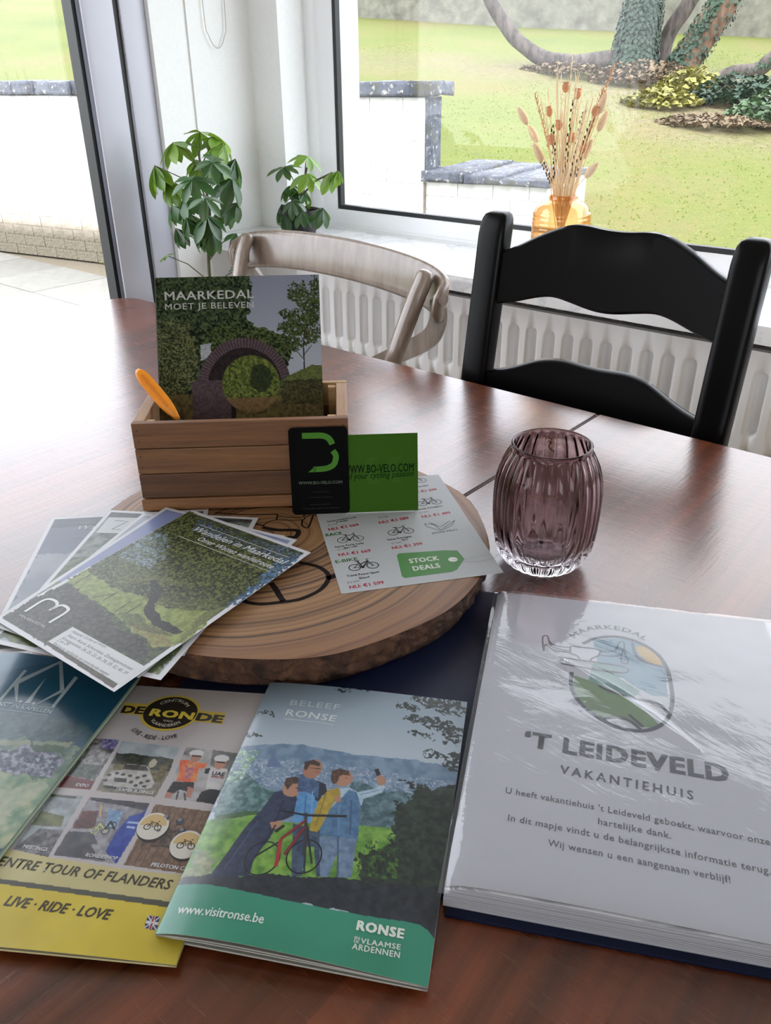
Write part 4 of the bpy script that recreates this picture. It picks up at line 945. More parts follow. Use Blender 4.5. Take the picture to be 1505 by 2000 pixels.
def sheet(name, page, S, mat, parent, thick=.3, edge=(205, 204, 200), back=True):
    """S(x_mm, y_mm) arrays -> (N,3) metres"""
    nx, ny = page.nx, page.ny; P = S(page.X.ravel(), page.Y.ravel()); C = np.clip(s2l(page.img.reshape(-1, 3))*page.gain, 0, .88)
    i, j = np.meshgrid(np.arange(ny-1), np.arange(nx-1), indexing='ij'); a = (i*nx+j).ravel(); F = np.stack([a, a+nx, a+nx+1, a+1], 1).ravel(); LT = np.full(len(a), 4)
    V = [P]; CC = [C]; base = len(P); FL = [F]; LL = [LT]
    def normal(x, y):
        e = .5; du = S(x+e, y)-S(x-e, y); dv = S(x, y+e)-S(x, y-e); n_ = np.cross(dv, du); return n_/np.linalg.norm(n_, axis=1, keepdims=True)
    for ov, Fs, c, ly in page.ov:
        x, y = ov[:, 0], ov[:, 1]; Q = S(x, y)+normal(x, y)*(.00005+.00004*ly); V.append(Q); CC.append(np.tile(np.clip(s2l(c)*page.gain, 0, .88), (len(Q), 1)))
        FL.append(np.array([k+base for f in Fs for k in f])); LL.append(np.array([len(f) for f in Fs])); base += len(Q)
    # edge skirt and underside
    gx = np.linspace(0, page.W, 13); gy = np.linspace(0, page.Hh, 17); X, Y = np.meshgrid(gx, gy); X = X.ravel(); Y = Y.ravel(); Q = S(X, Y)-normal(X, Y)*thick/1000
    V.append(Q); e = np.clip(s2l(edge), 0, .8); CC.append(np.tile(e, (len(Q), 1))); i, j = np.meshgrid(np.arange(16), np.arange(12), indexing='ij'); a = (i*13+j).ravel()+base
    FL.append(np.stack([a, a+1, a+14, a+13], 1).ravel()); LL.append(np.full(len(a), 4)); base += len(Q)
    W, Hh = page.W, page.Hh; t = np.linspace(0, 1, 25); bx = np.concatenate([t*W, 0*t+W, (1-t)*W, 0*t]); by = np.concatenate([0*t, t*Hh, 0*t+Hh, (1-t)*Hh])
    T = S(bx, by); n_ = normal(np.clip(bx, .6, W-.6), np.clip(by, .6, Hh-.6)); B = T-n_*thick/1000; k = len(T); V += [T, B]; CC.append(np.tile(e, (2*k, 1)))
    q = np.arange(k-1)+base; FL.append(np.stack([q, q+k, q+k+1, q+1], 1).ravel()); LL.append(np.full(k-1, 4))
    V = np.concatenate(V); CC = np.concatenate(CC); FL = np.concatenate(FL).astype(np.int32); LL = np.concatenate(LL).astype(np.int32)
    me = bpy.data.meshes.new(name); me.vertices.add(len(V)); me.vertices.foreach_set('co', V.ravel().astype(np.float32)); me.loops.add(len(FL)); me.loops.foreach_set('vertex_index', FL)
    me.polygons.add(len(LL)); me.polygons.foreach_set('loop_start', (np.cumsum(LL)-LL).astype(np.int32)); me.polygons.foreach_set('loop_total', LL); me.polygons.foreach_set('use_smooth', np.ones(len(LL), bool)); me.update(calc_edges=True)
    at = me.attributes.new('ink', 'FLOAT_COLOR', 'POINT'); at.data.foreach_set('color', np.concatenate([CC, np.ones((len(CC), 1))], 1).ravel().astype(np.float32)); me.materials.append(mat)
    return link(name, me, parent)
def quadS(TL, TR, BR, BL, zf, W, Hh, org):
    TL, TR, BR, BL = [np.array(p, float) for p in (TL, TR, BR, BL)]; o = np.array(org, float)
    def S(x, y):
        u = (np.asarray(x, float)/W)[:, None]; v = (np.asarray(y, float)/Hh)[:, None]; P = (TL*(1-u)+TR*u)*(1-v)+(BL*(1-u)+BR*u)*v; z = zf(u[:, 0], v[:, 0])
        return np.concatenate([P-o[:2], (z-o[2])[:, None]], 1)
    return S

# ---------------------------------------------------------------- tree-slice board
def slicemat():
    n = N('tree_slice_growth_rings'); v = n.pos((1, 1, 1)); sp = n.n('SeparateXYZ', Vector=v)
    w1 = n.noise(v, 6., 2., .5); x = n.math('ADD', sp.outputs[0], n.math('MULTIPLY', w1, .03)); y = n.math('ADD', sp.outputs[1], n.math('MULTIPLY', n.noise(v, 5., 2.), .03))
    r_ = n.math('SQRT', n.math('ADD', n.math('MULTIPLY', x, x), n.math('MULTIPLY', y, y)))
    wv = n.n('TexNoise', _noise_dimensions='1D', W=n.math('ADD', r_, 2.), Scale=240., Detail=3., Roughness=.6).outputs['Fac']
    big = n.n('TexNoise', _noise_dimensions='1D', W=n.math('ADD', r_, 7.), Scale=38., Detail=2.).outputs['Fac']
    sw = n.noise(n.pos((220, 18, 1)), 1., 3.)
    c = n.ramp(n.math('ADD', n.math('MULTIPLY', wv, .6), n.math('MULTIPLY', big, .4)), [(.39, lin((40, 24, 14))), (.44, lin((90, 62, 38))), (.50, lin((116, 84, 54))), (.65, lin((134, 100, 66)))])
    c = n.mix(n.math('MULTIPLY', sw, .35), c, lin((112, 80, 52)))
    k = n.ramp(r_, [(.155, (0, 0, 0, 1)), (.19, (1, 1, 1, 1))]); c = n.mix(n.math('MULTIPLY', k, .5), c, lin((110, 70, 44)))
    n.bsdf(c, .55, n.bump(n.math('ADD', wv, n.math('MULTIPLY', sw, .7)), .5, .0008)); return n.m
def barkslice():
    n = N('rough_tree_bark'); v = n.pos((1, 1, .55)); f = n.noise(v, 60., 6., .7, .6); g = n.noise(v, 14., 3.)
    c = n.ramp(n.math('ADD', n.math('MULTIPLY', f, .65), n.math('MULTIPLY', g, .35)), [(.38, lin((24, 15, 11))), (.50, lin((70, 44, 30))), (.64, lin((112, 78, 54)))])
    n.bsdf(c, .85, n.bump(f, 1., .004)); return n.m
DC = (-.497, .4465); DR = .1868
ds = thing('wood_slice_board', 'round slice of tree trunk with bark edge lying under the wooden crate', 'board', (DC[0], DC[1], .7537))
def discr(a): return DR*(1+.006*math.sin(3*a+1)+.005*math.sin(7*a)+.004*math.sin(11*a+2))
seg = 420; V = [(0, 0, .0315)]; F = []
for i in range(seg):
    a = 2*math.pi*i/seg; V.append((.97*discr(a)*math.cos(a), .97*discr(a)*math.sin(a), .0315))
for i in range(seg):
    a = 2*math.pi*i/seg; V.append((discr(a)*.996*math.cos(a), discr(a)*.996*math.sin(a), .0305))
F = [(0, 1+i, 1+(i+1) % seg) for i in range(seg)]+[(1+i, 1+seg+i, 1+seg+(i+1) % seg, 1+(i+1) % seg) for i in range(seg)]
MB().add(V, F).build('sawn_face', slicemat(), ds, smooth='all')
V = []; F = []; rows = 14
for i in range(seg):
    a = 2*math.pi*i/seg
    for j in range(rows):
        t = j/(rows-1); z = .0305*(1-t); p = Vector((math.cos(a)*9, math.sin(a)*9, z*90)); k = noise.noise(p*2)*.0030+noise.noise(p*5.3)*.0026+abs(noise.noise(p*1.1))*-.003 if 0 < j < rows-1 else noise.noise(p*3)*.0008
        r_ = discr(a)*(.996-.040*t)+.002*math.sin(math.pi*t)+k; V.append((r_*math.cos(a), r_*math.sin(a), z))
F = [(i*rows+j, ((i+1) % seg)*rows+j, ((i+1) % seg)*rows+j+1, i*rows+j+1) for i in range(seg) for j in range(rows-1)]+[tuple(i*rows+rows-1 for i in range(seg))]
MB().add(V, F).build('bark_edge', barkslice(), ds, smooth='all')
# drawing burnt into the sawn face: drop handlebar above a rounded badge outline
bd = Page(300, 300, 10, (0, 0, 0), [(380, 960), (700, 960), (700, 1240), (380, 1240)], [(-632.2, 447.3), (-502.3, 552.8), (-341.8, 371.9), (-438.0, 293.0)], org=(380, 960), z=4.703)
burn = [([(330, 960), (490, 1020), (620, 1035), (780, 1020), (900, 1005), (1000, 980), (1130, 920), (1205, 850), (1228, 770), (1150, 700), (1040, 668), (960, 655)], 4.2), ([(700, 840), (745, 900), (780, 960), (815, 1010)], 5.), ([(1215, 800), (1290, 775), (1350, 735)], 6.),
        ([(190, 195), (300, 205), (420, 212), (600, 212), (760, 212)], 1.6), ([(760, 212), (752, 265)], 1.6), ([(752, 262), (880, 266), (990, 262), (1020, 235), (1075, 215)], 1.4), ([(760, 228), (900, 240), (990, 235), (1010, 205)], 1.4),
        ([(990, 262), (985, 310), (1020, 335), (1050, 320), (1090, 215)], 1.8), ([(620, 318), (690, 275), (752, 262)], 1.4), ([(620, 330), (760, 355), (940, 360), (930, 415), (850, 425)], 5.), ([(640, 320), (560, 300), (420, 290)], 2.)]
b = MB()
for pts, w_ in burn:
    P = smoothpath([Vector((*bd.t(p), 0)) for p in pts], 6); V = []
    for i, p in enumerate(P):
        t = (P[min(i+1, len(P)-1)]-P[max(i-1, 0)]).normalized(); nn = Vector((-t.y, t.x, 0))*w_*.5*(1+.12*noise.noise(p*.2)); V += [((p+nn).x/1000-DC[0], (p+nn).y/1000-DC[1], .03156), ((p-nn).x/1000-DC[0], (p-nn).y/1000-DC[1], .03156)]
    b.add(V, [(2*i, 2*i+1, 2*i+3, 2*i+2) for i in range(len(P)-1)])
b.build('burnt_drawing', plain('burnt_wood_line', (22, 15, 12), .8, .2, 200, **{'Specular__IOR__Level': .1}), ds, fix=False)
TOP = .7537+.0315

# ---------------------------------------------------------------- crate on the slice
cw = [woodmat('crate_wood_%d' % i, a, b_, 0, 5., .6, .3) for i, (a, b_) in enumerate((((74, 45, 26), (116, 78, 46)), ((94, 60, 35), (132, 92, 56)), ((64, 38, 22), (104, 68, 39)), ((142, 108, 68), (176, 140, 94))))]
CA = R(43.2); CO = Vector((-.6342, .3884, TOP+.0012)); CW, CD, CH = .200, .108, .0905
cu_ = Vector((math.cos(CA), math.sin(CA), 0)); cv_ = Vector((-math.sin(CA), math.cos(CA), 0))
cr_ = thing('wooden_crate', 'small slatted wooden crate holding booklets on the tree-slice board', 'crate', tuple(CO), CA)
hs = [(.0005, .0125), (.0135, .0385), (.0392, .0645), (.0652, CH)]
for k, (a, c) in enumerate(hs):
    MB().box(-.001 if k == 0 else 0, CW, -.0015 if k == 0 else 0, .007, a, c, bev=.0008).build('slat', cw[(1, 2, 1, 0)[k]], cr_)
    MB().box(0, CW, CD-.007, CD, a, c, bev=.0008).build('slat', cw[(0, 1, 2, 3)[k]], cr_)
cwy = [woodmat('crate_side_wood_%d' % i, a, b_, 1, 5., .6, .3) for i, (a, b_) in enumerate((((104, 74, 50), (138, 104, 74)), ((122, 90, 62), (152, 118, 86))))]
for x in (0, CW-.011):
    for k, (a, c) in enumerate(hs): MB().box(x+.0002, x+.0108, .0075, CD-.0075, a, c-.0003, bev=.0008).build('slat', cwy[k % 2], cr_)
for x in (.0112, CW-.0192):
    for y in (.0074, CD-.0154): MB().box(x, x+.008, y, y+.008, .003, CH-.002, bev=.0006).build('corner_post', cw[3], cr_)
MB().box(.0112, CW-.0112, .0072, CD-.0072, .001, .0045).build('bottom_board', cw[1], cr_)
b = MB()
for a, c in hs[1:]:
    for x in (.0045, CW-.0045):
        for z in (a+.007, c-.007): b.tube([(x, .0005, z), (x, -.0004, z)], .0009, 8)
    for y in (.006, CD-.006):
        for z in (a+.007, c-.007): b.tube([(.0005, y, z), (-.0003, y, z)], .0009, 8)
b.build('nails', M['nail'], cr_)

# ---------------------------------------------------------------- standing booklet
def rectS(W, Hh, org=(0, 0, 0)):
    """local frame: x along width, z up, front faces -y"""
    def S(x, y): return np.stack([np.asarray(x, float)/1000, 0*np.asarray(x, float), (Hh-np.asarray(y, float))/1000], 1)
    return S
BW, BH = 164., 210.
pg = Page(BW, BH, .5, (158, 162, 176), [(303, 533), (624, 536), (640, 808), (312, 812)], [(0, 0), (BW, 0), (BW, 128), (0, 128)], .62, (220, 500), 2.034)
pg.grad((600, 70), (700, 460), (140, 146, 166), (176, 182, 196))
pg.poly([(900, 470), (780, 480), (690, 520), (600, 540), (100, 540), (100, 1100), (900, 1100)], (74, 66, 44), (112, 100, 62), 3)
pg.poly([(100, 40), (545, 40), (560, 130), (545, 250), (590, 310), (700, 330), (720, 400), (700, 560), (100, 600)], (16, 22, 16), (84, 100, 64), 1.8, warp=5, cont=3.4)
pg.poly([(170, 240), (300, 260), (340, 400), (330, 560), (160, 600)], (30, 38, 22), (136, 138, 92), 1.2, warp=4, a=.8, cont=3.4)
pg.poly([(340, 350), (420, 280), (600, 300), (720, 340), (720, 420), (360, 420)], (22, 32, 18), (92, 106, 60), 1.5, warp=4, cont=3.2)
pg.poly([(100, 40), (560, 40), (540, 250), (300, 300), (100, 260)], (60, 78, 56), None, 1.5, warp=4, thr=.60, a=.75)
pg.poly([(355, 370), (400, 360), (395, 420), (352, 440)], (150, 156, 168), (190, 194, 200), 1, warp=2)
for c, rx, ry in (((740, 140), 11, 9), ((770, 175), 13, 9), ((700, 240), 9, 5), ((760, 250), 15, 10), ((800, 310), 9, 13), ((720, 300), 13, 8), ((770, 340), 14, 9), ((720, 375), 10, 5), ((810, 150), 6, 16), ((690, 290), 6, 5), ((800, 230), 8, 14)):
    pg.fill(pg.ell(c, rx, ry, mm=False, warp=9), (34, 42, 26), (96, 108, 58), 1.3, thr=.40)
pg.line([(776, 520), (773, 440), (768, 380), (774, 300)], 1.3, (58, 46, 38)); pg.line([(772, 440), (740, 400)], .8, (58, 46, 38)); pg.line([(772, 420), (800, 380)], .8, (58, 46, 38))
# ring-shaped timber sculpture
cx, cy = pg.t((560, 545)); cxo, cyo = pg.t((535, 560)); ang_ = np.arctan2(pg.Y-cyo, pg.X-cxo)
ro = np.hypot((pg.X-cxo)/47, (pg.Y-cyo)/50); ri = np.hypot((pg.X-cx)/29, (pg.Y-cy)/29)
ring = (ro < 1) & (ri > 1) & ((pg.Y < cyo-6) | (pg.X < cxo-10)); stripe = (np.sin(ang_*90)+fbm(pg.ny, pg.nx, 3, 5)*2-1)[..., None]
pg.img = np.where(ring[..., None], np.array((84, 70, 76))+stripe*16, pg.img)
pg.fill((ro < .80) & (ri > 1) & (pg.Y < cyo+40) & (pg.X > cxo-36) & ring, (34, 26, 28), (52, 42, 44), 2)
pg.poly([(318, 530), (440, 525), (445, 560), (480, 640), (490, 1000), (330, 1000)], (70, 56, 62), (98, 82, 88), 1.2)
hole = (ri < 1) & (pg.Y < cy+33)
pg.fill(hole, (52, 66, 32), (128, 138, 66), 1.8); pg.fill(pg.ell((600, 520), 12, 14, mm=False, warp=5) & hole, (36, 44, 28), (60, 70, 40), 1.5); pg.fill(hole & (pg.Y > cy+14), (108, 84, 56), (134, 112, 76), 2)
pg.poly([(800, 470), (900, 455), (900, 530), (690, 540), (700, 515)], (76, 88, 48), (112, 118, 68), 1.5, warp=2); pg.poly([(690, 535), (900, 520), (900, 640), (680, 640)], (44, 44, 28), (92, 88, 54), 1.4, warp=3)
pg.txt('MAARKEDAL', (208, 166), (566, 166), 8.8, (205, 205, 205), .014, layer=2, space=1.06); pg.txt('MOET JE BELEVEN', (209, 208), (566, 208), 6.4, (200, 200, 200), .008, layer=2, space=1.12)
pg.ov = [(np.clip(o, 0, None), f, c, l) for o, f, c, l in pg.ov]
bt = .4672
bp = Vector((-.6529, .4257, TOP+.0012+.0062))
bk = thing('standing_booklet', 'square landscape booklet with wooden ring sculpture on its cover, standing in the crate', 'booklet', tuple(bp)); bk.rotation_euler = (-bt, 0, .7574)
sheet('front_cover', pg, rectS(BW, BH), M['card'], bk, .25, (196, 196, 190))
b = MB(); b.box(.0005, BW/1000-.001, .0003, .0026, .0005, BH/1000-.0008); b.build('page_block', M['paper'], bk)
b = MB(); b.box(0, BW/1000, .0026, .0029, 0, BH/1000); b.box(-.0002, 0, -.0001, .0030, 0, BH/1000); b.build('back_cover', plain('dark_green_cover', (44, 54, 44), .4), bk)
for k, (dx, dy, w_, c) in enumerate(((-.002, .0040, .160, (70, 84, 66)), (.004, .0078, .148, (120, 128, 132)))):
    o = bp+cu_*dx+cv_*(dy+.001); t = thing('spare_booklet', ('dark green booklet standing right behind the landscape booklet', 'thin grey booklet standing rearmost in the crate')[k], 'booklet', tuple(o)); t.rotation_euler = (-bt, 0, .7574)
    hh = (.2085, .190)[k]
    MB().box(0, w_, 0, .0020, 0, hh).build('cover', plain('spare_cover_%d' % k, c, .45), t); MB().box(.0005, w_-.0008, .0003, .0017, hh, hh+.0004).build('page_block', M['paper'], t)

# ---------------------------------------------------------------- orange pen in the crate
d = Vector((-.0407, -.0053, .035)).normalized(); P0 = Vector((-.637, .4392, .870))-d*.098
pn = thing('orange_pen', 'flat orange pen with a dark lower barrel leaning over the left side of the crate', 'pen', tuple(P0))
view = Vector((.55, -.6, .45)); side = d.cross(view).normalized(); q = Matrix((side, d.cross(side), d)).transposed().to_4x4()
def penbody(rs, z0, z1, steps, fl):
    return MB().tube([(0, 0, z0+(z1-z0)*i/(steps-1)) for i in range(steps)], rs, 16, flat=fl, upv=(0, 1, 0), M=q)
n_ = 20; rs = [.0020+.0046*(1-(1-min(1, i/8))**2) if i < 15 else .0066*math.sqrt(max(.04, 1-((i-14)/5.2)**2)) for i in range(n_)]
penbody(rs, .092, .156, n_, .42).build('cap', plain('orange_plastic', (226, 138, 24), .3, .04), pn, smooth='all')
penbody([.0012, .0034, .0038, .0036, .0022], .046, .0915, 5, .8).build('barrel', plain('black_plastic', (18, 18, 20), .35), pn, smooth='all')
MB().box(-.0012, .0012, -.0038, -.0026, .108, .148, M=q, bev=.0005).build('clip', plain('orange_plastic_clip', (206, 120, 20), .35), pn)

# ---------------------------------------------------------------- the two cards leaning on the crate
def roundrect(W, Hh, r_, n_=6):
    P = []
    for cx, cy, a0 in ((W-r_, r_, -90), (W-r_, Hh-r_, 0), (r_, Hh-r_, 90), (r_, r_, 180)):
        for k in range(n_+1): a = R(a0+90*k/n_); P.append((cx+r_*math.cos(a), cy+r_*math.sin(a)))
    return P
ZF = TOP+.0010
kc = Page(55, 85, 2, (0, 0, 0), [(563, 835), (675, 832), (684, 1001), (572, 1004)], gain=0.55, org=(560, 820), z=5.788)
G = (92, 158, 62)
kc.ink([(x, 85-y) for x, y in roundrect(55, 85, 4)], [tuple(range(28))], (5, 6, 9), 0)
def stroke(pg_, pts, w_, c, layer=2): pg_.iline(pts, w_, c, layer, smooth_=5)
stroke(kc, [(172, 172), (290, 170), (390, 170), (450, 190), (485, 225), (505, 266)], 5.6, G)
stroke(kc, [(512, 338), (540, 375), (548, 420), (525, 490), (460, 530), (380, 542), (300, 545)], 5.4, G); kc.ipoly([(243, 578), (318, 512), (330, 512), (330, 576)], G, 2)
kc.txt('WWW.BO-VELO.COM', (135, 716), (622, 706), 3.0, (120, 136, 116), .02)
for a, c in (((285, 803), (480, 799)), ((255, 866), (395, 862)), ((410, 862), (520, 860)), ((262, 950), (372, 947)), ((385, 947), (498, 944)), ((182, 996), (330, 992)), ((345, 992), (470, 988)), ((480, 988), (605, 985))): kc.iline([a, c], .55, (58, 64, 60), 2)
bc = thing('black_business_card', 'black rounded business card with a green letter B leaning on the crate', 'card', (-.5164, .4734, ZF+.0002)); bc.rotation_euler = (-.1683, 0, .7588)
b = MB(); b.prism([(x/1000, y/1000) for x, y in roundrect(55, 85, 4)], .0, .0006); b.build('card_body', plain('black_card', (4, 5, 7), .6, **{'Specular__IOR__Level': .08}), bc)
def inkmesh(name, page, S, mat, parent):
    pv = page.img; page.nx = page.ny = 2; page.X, page.Y = np.meshgrid([page.W/2, page.W/2+.01], [page.Hh/2, page.Hh/2+.01]); page.img = np.zeros((2, 2, 3)); 
    V = []; C = []; F = []; o = 0
    for ov, Fs, c, ly in page.ov:
        Q = S(ov[:, 0], ov[:, 1]); Q[:, 1] -= .00006+.00004*ly; V += [tuple(q_) for q_ in Q]; C += [tuple(np.clip(s2l(c)*page.gain, 0, .88))+(1,)]*len(Q); F += [tuple(k+o for k in f) for f in Fs]; o += len(Q)
    me = bpy.data.meshes.new(name); me.from_pydata(V, [], F); at = me.attributes.new('ink', 'FLOAT_COLOR', 'POINT'); at.data.foreach_set('color', np.array(C, np.float32).ravel()); me.materials.append(mat); return link(name, me, parent)
inkmesh('printed_face', kc, rectS(55, 85), M['card'], bc)
GW, GH_ = 85., 76.
gk = Page(GW, GH_, 2, (0, 0, 0), [(685, 851), (805, 849), (808, 997), (690, 1000)], [(GW*.27, 0), (GW, 0), (GW, GH_), (GW*.27, GH_)], .36, (560, 820), 5.788)
gk.ink([(0, 0), (GW, 0), (GW, GH_), (0, GH_)], [(0, 1, 2, 3)], (86, 142, 42), 0)
for x in (30, 52):   # pale chevrons
    gk.ipoly([(x, 34), (x+9, 22), (x+18, 22), (x+9, 34), (x+18, 48), (x+9, 48)], (92, 148, 52), 1, mm=True)
gk.txt('WWW.BO-VELO.COM', (632, 607), (1382, 588), 8.2, (18, 40, 16), .02, space=1.05); gk.txt('Feel your cycling passion', (600, 676), (1382, 644), 6.2, (30, 60, 24), .008, .25)
gcd = thing('green_card', 'bright green square card with web address standing behind the black business card', 'card', (-.4905, .4985, ZF+.0002)); gcd.rotation_euler = (-.205, 0, .7602)
MB().box(0, GW/1000, .0, .0005, 0, GH_/1000).build('card_body', plain('green_card_stock', (58, 98, 32), .5), gcd)
# the card's left edge sits behind the black one: shift so its right edge stands free of the crate
gsh = GW/1000-.0850*.9
inkmesh('printed_face', gk, rectS(GW, GH_), M['card'], gcd)

# ---------------------------------------------------------------- stock deals flyer
fl = Page(148, 210, 1., (172, 175, 178), [(602, 946), (855, 922), (985, 1112), (672, 1149)], gain=0.71, org=(540, 800), z=3.272)
INK = (34, 38, 42); RED = (170, 30, 62); GRN = (62, 106, 66)
def bike(pg_, c, s_, w_=.7, e=False):
    x, y = pg_.t(c); r_ = 6.8*s_
    for dx in (-9.5*s_, 10.*s_):
        pg_.iell((x+dx, y), r_, r_, INK, 2, ring=w_*(1.5 if e else 1), seg=24); pg_.iell((x+dx, y), 1.1*s_, 1.1*s_, INK, 2, seg=8)
        for a in range(0, 180, 45): pg_.iline([(x+dx-r_*math.cos(R(a)), y-r_*math.sin(R(a))), (x+dx+r_*math.cos(R(a)), y+r_*math.sin(R(a)))], .12, (90, 94, 98), 1, mm=True)
    L = lambda pts, k=1.: pg_.iline([(x+a*s_, y+b_*s_) for a, b_ in pts], w_*k, INK, 3, mm=True)
    k = 2.2 if e else 1.3
    L([(-9.5, 0), (-3.6, -9)], 1.); L([(-9.5, 0), (-1, 1.5)], 1.); L([(-1, 1.5), (-4.6, -12)], k); L([(-4.2, -9.5), (6, -11)] if not e else [(-3.2, -5), (6, -10)], k); L([(-1, 1.5), (6.4, -9)], k*1.2); L([(10, 0), (6, -12)], 1.4); L([(-7, -12.4), (-2.4, -12)], 1.8); L([(6, -12), (5, -14.2), (8.6, -14)], 1.3); pg_.iell((x-1*s_, y+1.5*s_), 1.9*s_, 1.9*s_, INK, 3, seg=10)
for c, s_, e in (((478, 800), .80, 0), ((797, 757), .80, 0), ((567, 972), .86, 1), ((975, 577), .80, 0), ((880, 440), .8, 0), ((700, 560), .8, 0), ((440, 600), .8, 0)): bike(fl, c, s_, e=bool(e))
fl.txt('RACE', (325, 781), (425, 768), 5.4, GRN, .04); fl.txt('E-BIKE', (393, 950), (530, 931), 5.4, GRN, .03)
for t_, a, c in (('NU: €1 069', (342, 745), (532, 715)), ('NU: €1 089', (664, 706), (850, 676)), ('NU: €1 669', (410, 906), (612, 880)), ('NU: €1 399', (750, 867), (940, 840)), ('NU: €1 599', (487, 1113), (702, 1082)), ('NU: €1 499', (935, 672), (1115, 647)), ('NU: €1 599', (860, 520), (1025, 499))): fl.txt(t_, a, c, 5.2, RED, .03)
for t_, a, c, h_ in (('Sensa Furia Lady', (384, 853), (567, 828), 3.2), ('disc 105', (440, 860), (525, 848), 3.), ('Sensa Romagna', (716, 812), (868, 790), 3.2), ('GLX', (808, 814), (845, 808), 3.), ('Travel Power Sport', (465, 1038), (670, 1012), 3.4), ('Blend', (545, 1052), (607, 1043), 3.2), ('Sensa Livigno', (885, 626), (1062, 600), 3.), ('Sensa Giro', (880, 482), (970, 470), 3.), ('Sensa Umbria Lady', (330, 692), (515, 664), 3.2), ('Lady', (390, 694), (462, 684), 3.)): fl.txt(t_, a, c, h_, INK, .02)
for t_, a, c in (('€1 799', (338, 716), (395, 706)), ('€1 789', (655, 672), (718, 664)), ('€1 999', (400, 872), (465, 864)), ('€1 899', (742, 836), (805, 828)), ('€2 599', (470, 1080), (545, 1068)), ('€1 899', (915, 645), (975, 636))): fl.txt(t_, a, c, 3.2, (120, 124, 128))
for pts in ([(948, 708), (1010, 716), (1052, 748), (1140, 690)], [(948, 708), (960, 726), (1050, 754), (1120, 722), (1140, 690)], [(975, 700), (1050, 730), (1110, 692)]): fl.iline(pts, .7, (60, 66, 72), 2)
fl.txt('SMARTRIO', (1000, 775), (1162, 752), 3.2, (70, 76, 82), .0)
fl.ipoly([(776, 905), (790, 893), (1080, 877), (1160, 880), (1206, 934), (1160, 1000), (1130, 1013), (830, 1048), (812, 1036)], (58, 122, 48), 1)
fl.txt('STOCK', (862, 956), (1046, 938), 7.6, (205, 212, 200), .035, space=1.08); fl.txt('DEALS', (888, 1004), (1056, 984), 7.6, (205, 212, 200), .035, space=1.08)
fl.iell((1133, 936), 4.4, 4., (215, 218, 212), 3, mm=False); fl.iline([(1130, 938), (1160, 936)], .6, (58, 122, 48), 4)
fl.iline([(1150, 936), (1230, 952), (1320, 948), (1390, 930), (1418, 912)], .35, (120, 124, 126), 2, smooth_=5); fl.iline([(1205, 940), (1300, 915), (1400, 908), (1440, 905)], .3, (140, 144, 146), 2, smooth_=5)
fr_ = thing('stock_deals_flyer', 'white bicycle sale flyer with a green price tag lying partly under the crate', 'flyer', (-.3881, .4067, TOP))
S = quadS((-.5456, .5245), (-.4630, .6352), (-.3045, .5150), (-.3891, .4040), lambda u, v: TOP+.0004+.0*u, 148, 210, (-.3881, .4067, TOP))
sheet('paper_sheet', fl, S, M['matte'], fr_, .2, (200, 200, 198))

# ---------------------------------------------------------------- fan of walking leaflets
def lf(pts_): return pts_
def walkpage(base, src, gain=0.69, org=(0, 960), z=2.427, res=.6):
    return Page(148, 210, res, (205, 206, 212), src, gain=gain, org=org, z=z)
def bfill(pg_, pts, c0, c1, cell, warp): pg_.fill(pg_.mask(pts, warp, mm=True) & pg_.mask(border(pg_), mm=True), c0, c1, cell)
def titles(pg_, second, c=(205, 208, 212)):
    pg_.iline([(27, 16.5), (138, 16.5)], .5, c, 2, mm=True); pg_.txt('Wandelen in Maarkedal', (30, 27.5), (141, 27.5), 8.2, c, .012, .28, mm=True)
    if second: pg_.txt(second, (46, 38.), (136, 38.) if len(second) > 3 else (52, 38.), 6.6, c, .012, .28, mm=True)
    pg_.iline([(27, 42), (138, 42)], .5, c, 2, mm=True)
def leafthing(label, page, TL, TR, BR, BL, z, name='walking_leaflet', mat='print', th=.35):
    t = thing(name, label, 'leaflet', (TL[0], TL[1], z), group='walking leaflets fanned on the board')
    S = quadS(TL, TR, BR, BL, lambda u, v: z+.0012-.0006*np.clip(v, 0, 1)+.0*u, 148, 210, (TL[0], TL[1], z))
    sheet('front_panel', page, S, M[mat], t, .16, (214, 214, 212))
    S2 = quadS(TL, TR, BR, BL, lambda u, v: z+.00060-.0004*np.clip(v, 0, 1)+.0*u, 148, 210, (TL[0]+.0012, TL[1]-.0010, z))
    p2 = Page(148, 210, 12., (205, 206, 208), gain=0.62); sheet('back_panel', p2, S2, M['matte'], t, .3, (214, 214, 212)); return t
def border(p, m_=4.): return [(m_, m_), (148-m_, m_), (148-m_, 210-m_), (m_, 210-m_)]
# top leaflet
A = walkpage(None, [(375, 1003), (606, 1088), (225, 1358), (-8, 1216)], res=.5)
A.fill(A.mask(border(A), mm=True), (44, 52, 40), (86, 98, 66), 2.4)
A.poly([(905, 110), (700, 200), (500, 330), (330, 430), (600, 480), (760, 470), (1000, 560), (1100, 520), (1300, 430), (1330, 330)], (26, 34, 20), (108, 116, 66), 1.6, warp=4, cont=3.2)
A.poly([(560, 330), (700, 200), (800, 220), (780, 330), (700, 380), (600, 350)], (140, 158, 176), (70, 84, 66), 1.6, warp=5, thr=.42)
A.poly([(1180, 480), (1330, 330), (1440, 320), (1300, 450), (1120, 560), (1060, 560)], (96, 134, 172), (50, 66, 80), 2., warp=5, thr=.36)
A.poly([(950, 140), (1150, 230), (1430, 310), (1400, 340), (1250, 330), (1100, 270), (900, 200)], (110, 130, 160), (40, 48, 44), 1.4, warp=4, thr=.47)
A.poly([(560, 330), (700, 400), (900, 450), (1060, 560), (900, 600), (700, 540), (520, 440)], (60, 66, 38), (128, 132, 84), 1.6, warp=4, a=.75)
